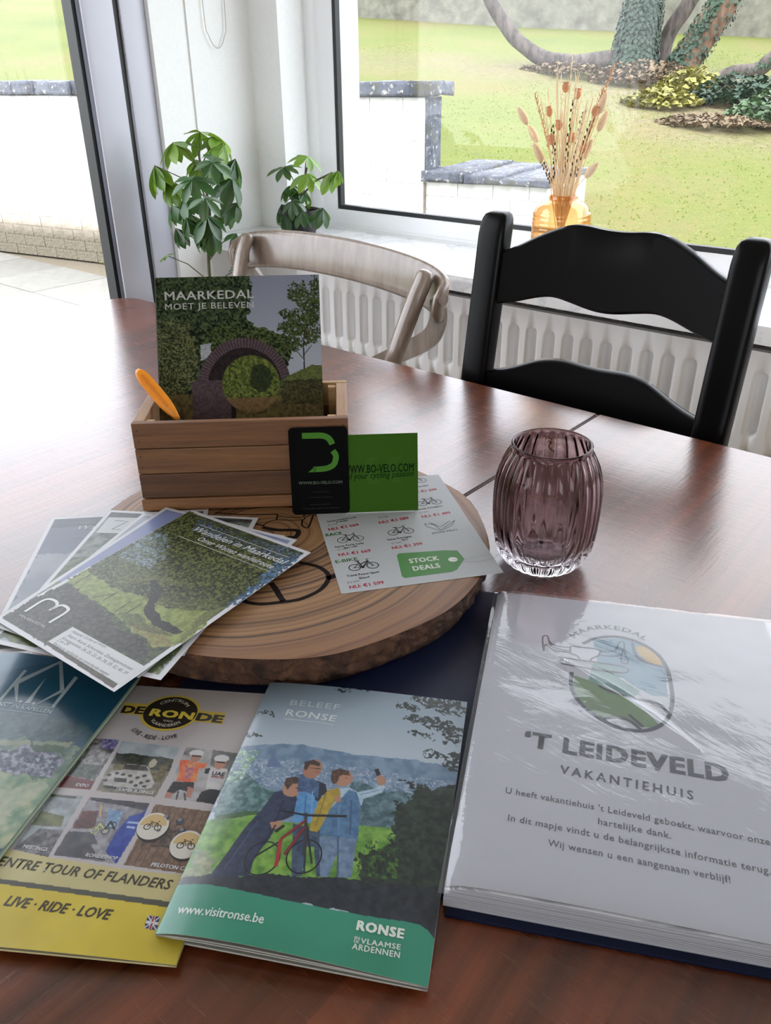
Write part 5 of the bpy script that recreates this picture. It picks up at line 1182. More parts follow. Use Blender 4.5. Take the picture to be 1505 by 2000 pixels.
A.poly([(325, 445), (400, 385), (560, 480), (700, 520), (760, 560), (1000, 590), (980, 640), (860, 740), (760, 760), (640, 680), (540, 600), (420, 520)], (110, 122, 66), (146, 156, 92), 3, warp=4)
A.poly([(600, 640), (760, 660), (820, 740), (740, 760)], (146, 146, 92), (120, 110, 66), 2, warp=3)
A.poly([(20, 610), (140, 530), (330, 450), (470, 560), (540, 660), (690, 720), (700, 830), (560, 770), (345, 655), (220, 740)], (40, 38, 38), (82, 78, 70), 2.2, warp=4)
A.poly([(712, 440), (745, 436), (752, 470), (762, 500), (742, 530), (730, 566), (750, 604), (785, 640), (850, 668), (880, 684), (840, 694), (790, 682), (735, 655), (700, 622), (684, 585), (692, 548), (708, 515), (706, 476)], (30, 28, 32), (62, 58, 58), 1.4, warp=2.5)
A.poly([(560, 590), (640, 600), (700, 640), (820, 700), (700, 690), (600, 650)], (60, 66, 44), (100, 106, 66), 2, warp=3, a=.7)
A.poly([(560, 470), (690, 450), (800, 470), (960, 470), (1040, 520), (860, 530), (760, 520), (640, 510)], (34, 36, 34), (78, 84, 64), 1.6, warp=5, thr=.46)
A.poly([(950, 600), (1080, 560), (900, 700), (820, 760)], (96, 100, 60), (120, 124, 82), 1.6, warp=3)
for a, c in (((440, 518), (548, 500)), ((490, 532), (550, 498)), ((545, 585), (618, 538)), ((605, 588), (668, 550)), ((330, 470), (430, 410))): A.line([a, c], 1.1, (46, 42, 40))
for pts in ([(122, 586), (215, 530), (262, 534), (272, 556), (236, 580)], [(244, 576), (290, 556), (320, 566), (318, 586), (235, 638)]): A.iline(pts, 2.6, (214, 216, 218), 3, smooth_=5)
A.txt('MAARKEDAL', (92, 606), (214, 662), 2.6, (200, 200, 200))
A.ipoly([(345, 657), (694, 850), (672, 868), (575, 936), (232, 726), (216, 734)], (198, 200, 204), 1)
A.poly([(216, 736), (232, 727), (556, 938), (540, 950)], (66, 56, 50), (84, 74, 66), 3)
for t_, a, c in (('Afstand: 7,5 km of 14 km', (338, 682), (497, 758)), ('Start: Kerk Schorisse, Zottegemstraat', (318, 700), (626, 866)), ('Knooppunten: 24, 25, 23, 26, 24, 29, 32, 40, 39', (292, 712), (600, 886)), ('2 en 24', (270, 722), (320, 746)), ('Parcours: verharde en onverharde wegen', (250, 738), (512, 890))): A.txt(t_, a, c, 3.0, (92, 94, 98), .0, .2)
titles(A, 'Omer Wattez wandelroute')
zl = TOP+.0001
E_ = walkpage(None, None, res=1.); E_.fill(E_.mask(border(E_), mm=True), (86, 94, 112), (104, 112, 130), 40); bfill(E_, [(4, 70), (144, 62), (144, 206), (4, 206)], (118, 124, 136), (142, 146, 156), 30, 4); bfill(E_, [(4, 4), (144, 4), (144, 26), (4, 20)], (58, 62, 74), (76, 80, 92), 12, 2); titles(E_, 'V', (178, 182, 190))
leafthing('leftmost and lowest walking leaflet of the fan, hazy blue-grey cover', E_, (-.6914, .3233), (-.5886, .4298), (-.4376, .2838), (-.5403, .1774), zl)
D_ = walkpage(None, None, res=.8); D_.fill(D_.mask(border(D_), mm=True), (62, 74, 66), (128, 136, 132), 6); bfill(D_, [(4, 90), (60, 84), (144, 100), (144, 206), (4, 206)], (58, 70, 52), (104, 112, 84), 4, 6); bfill(D_, [(4, 4), (144, 4), (144, 10), (4, 14)], (40, 44, 44), (70, 74, 70), 3, 2)
D_.ipoly([(6, 14), (38, 12), (38, 42), (6, 44)], (186, 190, 194), 1, mm=True); D_.iline([(14, 20), (27, 20), (18, 36)], .9, (60, 62, 66), 2, mm=True); D_.iline([(18, 36), (27, 36)], .7, (60, 62, 66), 2, mm=True); titles(D_, None)
D_.ov = [o for o in D_.ov]
leafthing('walking leaflet second from the left in the fan, with a white numeral box', D_, (-.6592, .3657), (-.535, .4463), (-.4207, .2702), (-.5448, .1896), zl+.0016)
C_ = walkpage(None, None, res=1.); C_.fill(C_.mask(border(C_), mm=True), (150, 158, 176), (168, 174, 188), 30); bfill(C_, [(4, 120), (144, 110), (144, 206), (4, 206)], (70, 84, 56), (110, 120, 80), 5, 8); titles(C_, None)
leafthing('walking leaflet third from the left in the fan, pale sky cover', C_, (-.6257, .381), (-.4885, .4365), (-.4098, .2417), (-.5471, .1863), zl+.0032)
B_ = walkpage(None, None, res=1.); B_.grad((0, 0), (0, 210), (116, 128, 172), (160, 168, 190), B_.mask(border(B_), mm=True)) if False else None
B_.fill(B_.mask(border(B_), mm=True), (124, 134, 174), (146, 154, 184), 40); bfill(B_, [(4, 140), (144, 130), (144, 206), (4, 206)], (80, 92, 60), (116, 126, 84), 5, 8); titles(B_, None, (160, 168, 196))
leafthing('blue-sky walking leaflet directly under the uppermost one', B_, (-.6161, .4005), (-.4725, .4363), (-.4217, .2326), (-.5653, .1968), zl+.0048)
leafthing('uppermost walking leaflet, green tree and meadow photo with white text box', A, (-.5895, .4110), (-.4456, .4265), (-.4205, .2120), (-.5644, .2022), zl+.0064)

# ---------------------------------------------------------------- three brochures on the table
ZT_ = .7505
cov = .7537
# cycling-centre brochure
RC = [(-.4937, .2215), (-.3710, .3043), (-.2535, .1302), (-.3762, .0474)]
rp = Page(148, 210, .5, (172, 166, 168), [(151, 1338), (526, 1362), (345, 1893), (-181, 1842)], gain=0.64, org=(0, 1260), z=2.894)
rp.poly([(-700, 1095), (95, 1185), (280, 1222), (690, 1288), (1100, 1330), (1100, 1520), (-700, 1300)], (178, 168, 118), (186, 176, 126), 20)
rp.poly([(-800, 1260), (0, 1372), (945, 1503), (1100, 1530), (1100, 2100), (-900, 2100)], (186, 166, 50), (198, 178, 58), 30)
rp.poly([(-420, 1287), (0, 1344), (952, 1472), (1100, 1492), (1093, 1526), (945, 1505), (0, 1373), (-430, 1312)], (72, 72, 62))
rp.txt('CENTRE TOUR OF FLANDERS', (-62, 1262), (962, 1406), 6.6, (52, 46, 36), .018, .18, space=1.02); rp.txt('LIVE · RIDE · LOVE', (28, 1496), (622, 1580), 6.4, (52, 44, 24), .03, .2)
rp.poly([(840, 1553), (910, 1562), (888, 1637), (818, 1625)], (52, 44, 92))
for a, c, w_, k in (((829, 1590), (899, 1600), 3.2, (200, 200, 204)), ((875, 1557), (853, 1631), 3.2, (200, 200, 204)), ((840, 1553), (888, 1637), 1.3, (196, 196, 200)), ((910, 1562), (818, 1625), 1.3, (196, 196, 200)), ((829, 1590), (899, 1600), 1.8, (150, 40, 60)), ((875, 1557), (853, 1631), 1.8, (150, 40, 60))): rp.iline([a, c], w_*.55, k, 2)
# photo tiles
T = dict(expo=[(540, 548), (682, 556), (512, 840), (330, 826)], car=[(692, 562), (1022, 600), (880, 880), (545, 846)], rid=[(1057, 597), (1345, 632), (1217, 922), (930, 885)], room=[(300, 862), (478, 876), (277, 1222), (80, 1178)], shop=[(513, 880), (851, 916), (662, 1260), (308, 1210)], cafe=[(882, 921), (1196, 962), (1085, 1320), (703, 1266)])
rp.poly(T['expo'], (58, 54, 60), (150, 146, 146), 2.2); rp.poly([(590, 550), (682, 556), (650, 612), (560, 600)], (60, 56, 110), (150, 148, 170), 1.6); rp.poly([(380, 760), (540, 790), (512, 840), (330, 826)], (110, 36, 36), (84, 30, 32), 4)
rp.poly([(440, 690), (580, 700), (540, 780), (400, 755)], (40, 44, 42), (92, 104, 96), 2)
rp.poly(T['car'], (128, 140, 150), (160, 168, 172), 8); rp.poly([(655, 640), (820, 655), (985, 668), (960, 740), (880, 880), (545, 846), (600, 740)], (100, 96, 84), (136, 128, 112), 3); rp.poly([(665, 632), (800, 640), (988, 664), (960, 735), (820, 720), (640, 690)], (34, 38, 34), (62, 66, 52), 2, warp=1.5); rp.poly([(640, 690), (820, 700), (940, 760), (900, 800), (660, 740)], (78, 74, 50), (120, 110, 76), 1.8, warp=2)
rp.poly([(585, 770), (640, 735), (700, 725), (715, 690), (840, 705), (855, 745), (875, 800), (855, 830), (760, 838), (590, 815)], (176, 174, 172), (150, 148, 146), 3); rp.poly([(712, 692), (830, 706), (845, 735), (700, 722)], (46, 44, 46), (80, 74, 74), 1.5); rp.poly([(650, 768), (720, 774), (718, 800), (648, 794)], (50, 48, 50), (70, 66, 66), 1); rp.poly([(585, 812), (800, 838), (780, 855), (590, 828)], (40, 38, 38), (60, 56, 54), 2)
for x, y in ((620, 755), (665, 745), (700, 752), (740, 760), (780, 770), (820, 760), (600, 785), (745, 795), (800, 800), (770, 815), (838, 790), (820, 820)): rp.fill(rp.ell((x, y), 1.5, 1.2, mm=False), (58, 54, 56))
rp.fill(rp.ell((868, 690), 2.6, 4, mm=False, warp=1), (168, 160, 140)); rp.poly([(900, 700), (960, 690), (925, 790), (885, 780)], (70, 64, 46), (118, 106, 70), 1.4, warp=1.5)
rp.poly(T['rid'], (146, 144, 146), (170, 168, 170), 5); rp.poly([(1057, 597), (1130, 606), (1100, 650), (1035, 640)], (84, 82, 86), (140, 138, 140), 4); rp.poly([(1205, 612), (1345, 632), (1300, 740), (1190, 700)], (92, 90, 94), (120, 118, 120), 5)
rp.poly([(1020, 672), (1060, 668), (1090, 680), (1130, 685), (1172, 690), (1165, 715), (1125, 720), (1110, 795), (1000, 790), (1015, 740)], (196, 84, 60), (206, 130, 70), 2.5); rp.poly([(1060, 685), (1110, 690), (1085, 780), (1040, 770)], (140, 80, 130), (206, 140, 80), 2.)
rp.fill(rp.ell((1110, 655), 3.4, 4.6, mm=False), (160, 116, 100)); rp.fill(rp.ell((1114, 632), 4.8, 3.2, mm=False), (196, 194, 196)); rp.line([(1092, 645), (1134, 650)], 1.6, (50, 38, 40))
rp.poly([(985, 790), (1100, 798), (1098, 830), (1060, 850), (1020, 838), (985, 860), (945, 850)], (32, 30, 34), (50, 48, 52), 2); rp.poly([(945, 850), (985, 860), (965, 888), (932, 884)], (160, 112, 100)); rp.poly([(1065, 820), (1100, 830), (1080, 885), (1050, 880)], (160, 112, 100)); rp.line([(1010, 850), (1000, 892)], 1.2, (60, 60, 62)); rp.line([(1045, 858), (1050, 896)], 1.2, (60, 60, 62))
rp.poly([(1190, 712), (1240, 716), (1290, 722), (1275, 800), (1240, 840), (1165, 832), (1180, 760)], (192, 190, 192), (176, 174, 178), 5); rp.fill(rp.ell((1248, 688), 4., 5.4, mm=False), (170, 124, 108)); rp.fill(rp.ell((1255, 662), 5., 3.4, mm=False), (196, 194, 196)); rp.line([(1228, 680), (1272, 686)], 1.4, (50, 44, 48)); rp.poly([(1162, 720), (1195, 714), (1180, 748), (1158, 745)], (40, 38, 42)); rp.poly([(1140, 850), (1190, 834), (1250, 842), (1217, 922), (1110, 904)], (30, 30, 34))
rp.txt('UAE', (1198, 754), (1268, 762), 3.2, (56, 46, 56), .03); rp.txt('EMIRATES', (1196, 768), (1264, 776), 1.7, (150, 60, 70), .02)
rp.poly(T['room'], (120, 128, 134), (160, 168, 174), 5); rp.poly([(240, 960), (370, 990), (350, 1050), (180, 1040)], (74, 82, 52), (112, 118, 80), 4); rp.poly([(230, 1060), (360, 1070), (277, 1222), (80, 1178)], (60, 58, 64), (120, 118, 122), 3); rp.line([(300, 872), (430, 884)], 2., (70, 76, 62))
rp.poly(T['shop'], (104, 100, 108), (150, 150, 158), 4); rp.poly([(513, 880), (851, 916), (830, 960), (700, 930), (520, 900)], (44, 42, 52), (76, 74, 84), 3); rp.poly([(470, 960), (560, 960), (540, 1060), (415, 1060)], (110, 64, 60), (70, 56, 60), 1.6); rp.poly([(620, 950), (700, 960), (670, 1060), (600, 1050)], (140, 170, 190), (90, 120, 160), 2); rp.poly([(390, 1075), (530, 1080), (600, 1240), (308, 1210)], (64, 64, 72), (84, 82, 88), 4); rp.poly([(520, 1150), (640, 1140), (620, 1200), (560, 1230)], (150, 150, 154), (120, 120, 128), 3)
rp.poly([(735, 990), (800, 975), (830, 950), (851, 916), (760, 1100), (662, 1260), (600, 1190), (660, 1080)], (34, 56, 138), (52, 74, 156), 4); rp.line([(730, 1025), (800, 1030)], 1.6, (150, 170, 210)); rp.line([(725, 1050), (760, 1055)], 1.6, (150, 170, 210))
for x, y in ((540, 1070), (600, 1075), (640, 1040)): rp.iell(rp.t((x, y)), 2.6, 2.6, (176, 186, 110) if x < 560 else (40, 40, 46), 1, ring=.6, seg=16)
rp.line([(540, 1070), (570, 1030), (600, 1075)], .8, (176, 186, 110)); rp.line([(600, 1060), (630, 1020), (650, 1060)], 1.4, (36, 36, 40)); rp.line([(575, 930), (570, 990)], 1.5, (176, 150, 110))
rp.poly(T['cafe'], (96, 74, 62), (124, 100, 84), 2); 
for k in range(9): rp.line([(905+k*36, 925+k*5), (720+k*40, 1260+k*6)], .5, (74, 56, 48))
rp.poly([(800, 1060), (930, 1060), (1100, 1080), (1060, 1200), (820, 1160)], (50, 46, 42), (110, 84, 70), 2, warp=3)
for x, y in ((868, 1045), (1055, 1150)):
    c = rp.t((x, y)); rp.iell((c[0]+.8, c[1]+1.5), 9.8, 10.6, (40, 34, 32), 1); rp.iell(c, 9.6, 10.2, (196, 192, 184), 2); rp.iell(c, 8.2, 8.8, (186, 160, 110), 3, a0=180, a1=360); rp.iell((c[0]-3.2, c[1]+1), 2.3, 2.3, (52, 34, 28), 4, ring=.6, seg=16); rp.iell((c[0]+3.4, c[1]+1), 2.3, 2.3, (52, 34, 28), 4, ring=.6, seg=16)
    for q_ in ([(-3.2, 1), (-1.5, -2.4), (2.4, -2.4), (3.4, 1)], [(-1.5, -2.4), (0, 1), (2.4, -2.4)], [(-2.4, -3.2), (-1, -3.2)], [(2.2, -3.6), (3.4, -3.6)]): rp.iline([(c[0]+a, c[1]+b__) for a, b__ in q_], .6, (52, 34, 28), 4, mm=True)
for x, y in ((940, 1000), (1020, 1020), (900, 1080), (1030, 1075)): rp.iell(rp.t((x, y)), 2.6, 2.6, (58, 60, 70), 2); rp.iell(rp.t((x, y-10)), 1.3, 1.2, (120, 120, 128), 3)
for t_, a, c in (('EXPO', (430, 818), (500, 826)), ('TEAMBUILDINGS', (655, 843), (866, 866)), ('RONDESHOP', (486, 1218), (664, 1240)), ('PELOTON CAFÉ', (856, 1272), (1096, 1304)), ('MEETINGS', (132, 1170), (268, 1190))): rp.txt(t_, a, c, 2.6, (200, 200, 204), .03, .1)
# badge
c = rp.t((966, 402)); YL = (196, 172, 72); BK = (40, 34, 28)
def dbox(a, c_, b0): rp.ipoly([a, c_, (c_[0]-12, c_[1]+66), (a[0]-14, a[1]+64)], b0, 1)
dbox((700, 344), (830, 352), YL); dbox((1110, 388), (1276, 402), YL)
rp.iell(c, 21.4, 18.6, YL, 2, seg=40); rp.iell(c, 19.4, 16.6, BK, 3, seg=40)
rp.txt('DE', (688, 402), (806, 410), 7.6, BK, .045, layer=4); rp.txt('DE', (1110, 444), (1250, 460), 7.6, BK, .045, layer=4)
rp.txt('RON', (848, 418), (1084, 442), 7.2, (214, 192, 74), .045, space=1.1, layer=5); rp.arc('CENTRUM', c, 11.6, -52, 54, 3.0, (190, 186, 172), .02, layer=5); rp.txt('VAN', (922, 452), (975, 458), 2., (190, 186, 172), .02, layer=5); rp.arc('VLAANDEREN', c, 14.6, 232, 132, 3.0, (190, 186, 172), .02, inner=True, layer=5)
rp.arc('LIVE ▸ RIDE ▸ LOVE'.replace('▸', '-'), (c[0]-1.5, c[1]-2), 29.5, 222, 150, 3.9, (44, 44, 48), .02, inner=True, layer=4, shear=.1)
rb = thing('cycling_brochure', 'yellow and grey cycling centre brochure between the teal and green brochures', 'brochure', (-.3155, .0888, cov))
zc_ = lambda u, v: cov+.0026+.0008*np.exp(-((u-.05)/.12)**2)+.0012*(v**6)*np.sin(np.pi*u)
S = quadS(*RC, zc_, 148, 210, (-.3155, .0888, cov)); sheet('front_cover', rp, S, M['gloss'], rb, .2, (190, 180, 120))
S = quadS(*RC, lambda u, v: cov+.0018+.0*u, 148, 210, (-.3155, .0888, cov)); sheet('pages', Page(148, 210, 10, (200, 196, 170), gain=0.59), S, M['matte'], rb, 1.4, (196, 188, 140))

# teal art-in-chapels brochure
KC = [(-.5909, .188), (-.458, .2532), (-.3656, .0646), (-.4985, -.0005)]
kp = Page(148, 210, .8, (18, 74, 98), [(-54, 1278), (275, 1333), (-101, 1817), (-529, 1710)], gain=0.62, org=(0, 1270), z=5.017)
kp.grad((300, 150), (200, 720), (26, 92, 122), (20, 70, 92)); kp.poly([(-400, 60), (640, 160), (500, 240), (0, 300), (-500, 280)], (74, 124, 150), (38, 98, 128), 30, a=.6)  # paler patch across the top paints the glare on the cover
kp.poly([(-800, 640), (0, 700), (550, 740), (900, 800), (1000, 900), (700, 1000), (-900, 1000)], (28, 62, 76), (64, 96, 104), 3, warp=5); kp.poly([(-900, 930), (300, 960), (800, 1010), (640, 1500), (-900, 2500)], (70, 98, 92), (120, 136, 116), 5, warp=4)
kp.poly([(-900, 960), (750, 980), (700, 1030), (-900, 1010)], (120, 132, 112), (140, 146, 122), 5, warp=2); kp.poly([(-700, 1040), (500, 1040), (640, 1180), (500, 1330), (100, 1280), (-800, 1240)], (52, 66, 82), (150, 150, 168), 2.4, warp=5, cont=3.2); kp.poly([(300, 1000), (650, 1020), (680, 1120), (500, 1080), (350, 1080)], (44, 74, 60), (70, 96, 74), 3, warp=4)
kp.poly([(-900, 1240), (100, 1290), (400, 1340), (560, 1330), (480, 1500), (200, 1900), (-900, 2600)], (96, 128, 104), (166, 170, 138), 7, warp=5)
kp.poly([(-100, 1500), (420, 1360), (520, 1400), (100, 1700), (-400, 2100), (-700, 2100)], (150, 160, 140), (176, 178, 156), 4, warp=4, a=.7)
for k in range(26): x, y = rnd.uniform(-300, 580), rnd.uniform(1060, 1260); kp.ipoly([(x, y), (x+rnd.uniform(18, 50), y+4), (x+rnd.uniform(20, 46), y+rnd.uniform(18, 46)), (x-4, y+rnd.uniform(14, 40))], rnd.choice(((140, 142, 160), (70, 80, 104), (112, 104, 124), (150, 156, 170))), 1)
WK = (158, 172, 180)
for q_ in ([(268, 298), (297, 306), (42, 600), (16, 590)], [(168, 452), (195, 400), (618, 214), (640, 226), (212, 436)], [(165, 430), (216, 434), (200, 610), (187, 610)], [(482, 372), (322, 622), (268, 622)], [(608, 222), (641, 214), (656, 490), (614, 500)], [(758, 356), (790, 370), (552, 662), (528, 650)], [(650, 470), (640, 508), (366, 642), (372, 634)]): kp.ipoly(q_, WK, 2)
kp.iell((230, 605), 1.6, 1.4, WK, 2, mm=False, seg=12); kp.iell((356, 622), 1.6, 1.4, WK, 2, mm=False, seg=12)
kp.iline([(-180, 578), (0, 604), (545, 664)], .5, WK, 2); kp.iline([(-200, 654), (0, 678), (495, 736)], .5, WK, 2); kp.txt('KUNST IN KAPELLEN', (-82, 632), (518, 716), 4., (150, 176, 186), .03)
kb = thing('teal_brochure', 'teal brochure with aerial village photo at the left edge, on top of the cycling brochure', 'brochure', (-.478, .1263, cov))
zk = lambda u, v: cov+.0068+.0045*np.sin(np.pi*np.clip(u, 0, 1))*np.clip(1-v*1.2, .2, 1)
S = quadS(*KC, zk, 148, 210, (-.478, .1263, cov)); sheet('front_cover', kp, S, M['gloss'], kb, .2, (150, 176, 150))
S = quadS(*KC, lambda u, v: cov+.0055+.0*u, 148, 210, (-.4792, .1268, cov)); sheet('pages', Page(148, 210, 10, (196, 204, 190), gain=0.55), S, M['matte'], kb, 1.2, (140, 170, 140))

# green-banded town brochure
GC_ = [(-.3775, .3115), (-.2515, .3875), (-.1461, .2024), (-.2743, .1327)]
np_ = Page(147, 212, .45, (150, 164, 176), [(530, 1330), (912, 1375), (835, 1932), (303, 1830)], gain=0.68, org=(300, 1300), z=2.3516)
p = np_
p.grad((700, 60), (650, 420), (112, 130, 146), (160, 172, 184))
p.poly([(380, 375), (560, 370), (700, 382), (950, 428), (1150, 440), (1560, 510), (1560, 900), (300, 900)], (88, 112, 138), (118, 138, 160), 6, warp=1.5)
p.poly([(400, 430), (900, 480), (1560, 580), (1560, 660), (360, 560)], (96, 118, 142), (158, 168, 184), 1.3, warp=2, thr=.48); p.poly([(540, 430), (552, 400), (560, 430), (590, 480), (520, 480)], (90, 108, 140))
p.poly([(330, 480), (420, 500), (520, 570), (600, 640), (560, 720), (260, 740)], (52, 86, 88), (110, 138, 142), 2.4, warp=4); p.poly([(900, 560), (1150, 600), (1560, 660), (1560, 800), (900, 760)], (54, 78, 88), (96, 120, 130), 3, warp=4)
p.poly([(230, 720), (330, 705), (480, 700), (560, 740), (950, 755), (1150, 770), (1500, 840), (1500, 1050), (60, 1050)], (72, 116, 44), (120, 160, 72), 5, warp=2); p.poly([(290, 700), (440, 685), (500, 705), (300, 722)], (40, 72, 40), (60, 92, 50), 2, warp=1)
p.poly([(380, 380), (470, 400), (430, 520), (330, 560)], (100, 140, 100), (170, 190, 190), 1.6, warp=4, thr=.45); p.poly([(200, 860), (300, 900), (260, 1020), (120, 1030)], (110, 120, 100), (170, 150, 140), 2.4, warp=3, a=.7)
p.poly([(1190, 580), (1560, 540), (1560, 1330), (900, 1150), (930, 900), (1080, 860), (1100, 680)], (20, 30, 28), (44, 58, 48), 3, warp=8); p.poly([(960, 820), (1150, 860), (1100, 1000), (940, 1000)], (70, 110, 44), (30, 44, 32), 2, warp=4, thr=.5)
p.poly([(100, 1000), (300, 985), (560, 1000), (860, 1000), (1560, 1060), (1560, 1340), (900, 1170), (400, 1080), (80, 1030)], (26, 32, 40), (44, 50, 60), 4, warp=3)
for x, y, a, b__ in ((880, 120, 7, 3.), (960, 118, 6, 2.4), (1170, 200, 9, 4), (1250, 170, 12, 6), (1350, 200, 14, 8), (1200, 260, 8, 3), (1300, 280, 14, 6), (1380, 330, 10, 9), (1230, 330, 9, 4), (1290, 420, 8, 4), (1380, 460, 8, 8), (1180, 560, 10, 2.), (1250, 590, 12, 2.5), (520, 220, 8, 2.4), (460, 320, 8, 2.)): p.fill(p.ell((x, y), a, b__, 12, mm=False, warp=9), (26, 34, 34), (48, 58, 54), 1.4, thr=.42)
SK = (158, 118, 98)
# leaning figure in navy dress
p.poly([(555, 600), (600, 592), (650, 610), (668, 650), (650, 710), (575, 745), (530, 830), (470, 900), (440, 1000), (255, 1000), (330, 900), (420, 770), (500, 680)], (34, 42, 66), (48, 58, 84), 3)
p.fill(p.ell((640, 582), 6.4, 7.6, mm=False), SK); p.poly([(600, 560), (610, 535), (655, 528), (690, 545), (690, 560), (640, 562), (615, 590)], (52, 40, 36), (84, 66, 56), 1.2); p.poly([(535, 745), (590, 735), (580, 770), (545, 780)], SK)
# tall man in the middle
p.poly([(668, 590), (740, 590), (760, 640), (745, 750), (635, 745)], (70, 120, 168), (90, 140, 184), 3); p.poly([(745, 545), (790, 565), (795, 600), (765, 650), (740, 640)], (34, 40, 56)); p.poly([(668, 520), (700, 510), (760, 560), (755, 630), (700, 600), (660, 600)], (50, 72, 104), (76, 100, 134), 2)
p.fill(p.ell((730, 492), 6.2, 8.6, mm=False), (150, 108, 88)); p.poly([(690, 490), (695, 458), (735, 448), (765, 465), (762, 480), (720, 470), (700, 500)], (58, 48, 44)); p.line([(722, 488), (765, 492)], .7, (60, 48, 46))
p.poly([(640, 750), (780, 790), (785, 1000), (745, 1000), (735, 860), (700, 860), (680, 1000), (632, 1000)], (44, 58, 80), (66, 84, 108), 3)
# woman with raised phone
p.poly([(770, 620), (830, 585), (900, 580), (935, 600), (1015, 582), (1040, 560), (1062, 570), (1048, 600), (960, 632), (940, 700), (800, 700), (760, 700)], (136, 160, 180), (160, 180, 196), 2.5)
p.poly([(800, 690), (850, 640), (895, 590), (930, 600), (948, 660), (935, 830), (760, 800), (770, 740)], (58, 92, 126), (80, 114, 148), 3); p.poly([(760, 640), (800, 592), (850, 580), (858, 612), (820, 660), (770, 760), (748, 792), (712, 782), (735, 700)], (168, 148, 62), (146, 124, 50), 3)
p.poly([(760, 805), (930, 820), (905, 1000), (845, 1000), (845, 880), (800, 1000), (762, 1000)], (84, 104, 132), (110, 130, 156), 3)
p.fill(p.ell((870, 536), 6., 7., mm=False), SK); p.poly([(812, 540), (818, 500), (855, 490), (895, 502), (900, 525), (868, 518), (850, 530), (840, 560), (822, 562)], (60, 42, 38), (96, 70, 60), 1.); p.poly([(1020, 530), (1040, 515), (1060, 535), (1062, 562), (1040, 570), (1022, 550)], SK); p.ipoly([(1011, 494), (1030, 489), (1040, 518), (1022, 525)], (34, 34, 40), 1); p.poly([(825, 625), (855, 618), (860, 645), (835, 650)], SK)
for a, b__, w_, k in (((655, 582), (662, 584), .8, (70, 46, 44)), ((668, 596), (676, 600), .9, (130, 70, 66)), ((745, 505), (758, 508), .9, (110, 62, 58)), ((880, 534), (890, 536), .8, (70, 46, 44)), ((884, 550), (892, 550), 1., (176, 120, 110)), ((600, 640), (560, 740), 1.2, (26, 32, 52)), ((560, 760), (420, 985), 1.4, (30, 36, 58)), ((480, 740), (330, 960), 1.2, (60, 70, 98)), ((700, 620), (690, 730), 1.2, (54, 98, 146)), ((730, 600), (722, 740), 1., (100, 150, 196)), ((905, 640), (900, 800), 1.2, (46, 76, 108)), ((850, 660), (845, 790), 1., (90, 124, 156)), ((845, 812), (842, 1000), 1.3, (60, 78, 104)), ((790, 610), (745, 760), 1.2, (126, 108, 44)), ((700, 800), (690, 980), 1.4, (32, 42, 60)), ((945, 612), (1030, 590), 1., (112, 136, 158))): p.line([a, b__], w_*.8, k)
# bicycle
for c__, rx in (((500, 915), 12.5), ((690, 905), 12.5)): p.iell(p.t(c__), rx*.82, rx, (30, 32, 36), 1, ring=.9, rot=8, seg=30)
for a, b__, w_, k in (((700, 735), (585, 825), 1.8, (120, 34, 46)), ((585, 825), (562, 955), 2.2, (150, 44, 54)), ((695, 765), (600, 900), 1.8, (110, 32, 44)), ((700, 700), (690, 900), 1.6, (48, 50, 56)), ((590, 690), (700, 712), 1.4, (34, 34, 38)), ((700, 712), (885, 714), 1.6, (34, 34, 38)), ((470, 905), (590, 830), 1.2, (40, 40, 44)), ((600, 760), (560, 790), 2., (40, 38, 42)), ((700, 740), (725, 940), 1.2, (40, 42, 46))): p.iline([a, b__], w_, k, 2)
# band
BG = (44, 124, 100)
band = [(-60, 1010), (95, 1018), (250, 1034), (400, 1068), (600, 1112), (800, 1148), (1000, 1178), (1160, 1194), (1220, 1206), (1256, 1228), (1290, 1270), (1400, 1700), (-300, 1500)]
p.poly(band, BG, (50, 132, 108), 30)
p.txt('BELEEF', (628, 186), (852, 214), 6., (176, 190, 198), -.012, space=1.1); p.txt('RONSE', (608, 234), (832, 270), 6.6, (196, 204, 208), .012, space=1.1); p.iline([(603, 251), (825, 284)], .6, (190, 200, 206), 2)
p.txt('www.visitronse.be', (110, 1164), (502, 1226), 6., (200, 212, 206), .02); p.txt('RONSE', (930, 1240), (1142, 1272), 5.6, (208, 216, 208), .05, space=1.14); p.txt('VLAAMSE', (948, 1302), (1130, 1324), 3.1, (200, 210, 202), .03, space=1.14); p.txt('ARDENNEN', (908, 1330), (1126, 1362), 3.5, (200, 210, 202), .03, space=1.14); p.txt('IN', (920, 1284), (942, 1287), 1.8, (200, 210, 202), .03); p.txt('DE', (917, 1300), (939, 1303), 1.8, (200, 210, 202), .03)
tbk = thing('town_brochure', 'thick brochure with three people and bicycle on the cover and a green band below', 'brochure', (-.263, .260, cov))
zn = lambda u, v: cov+.0052+.0062*np.sin(np.pi*np.clip(u, 0, 1)**.62)*(.35+.65*np.clip(v, 0, 1)**2)
S = quadS(*GC_, zn, 147, 212, (-.263, .260, cov)); sheet('front_cover', np_, S, M['gloss'], tbk, .22, (180, 190, 180))
for k, (h0, am, dx) in enumerate(((.0040, .0036, .0006), (.0030, .0018, .0012), (.0018, .0006, .0004))):
    S = quadS(*GC_, (lambda h0, am: lambda u, v: cov+h0+am*np.sin(np.pi*np.clip(u, 0, 1)**.62)*(.35+.65*np.clip(v, 0, 1)**2))(h0, am), 147, 212, (-.263+dx*.45, .260-dx*.8, cov))
    sheet('page_section', Page(147, 212, 9, (176, 178, 172), gain=0.51), S, M['matte'], tbk, 1.1 if k < 2 else 1.4, (168, 170, 164))

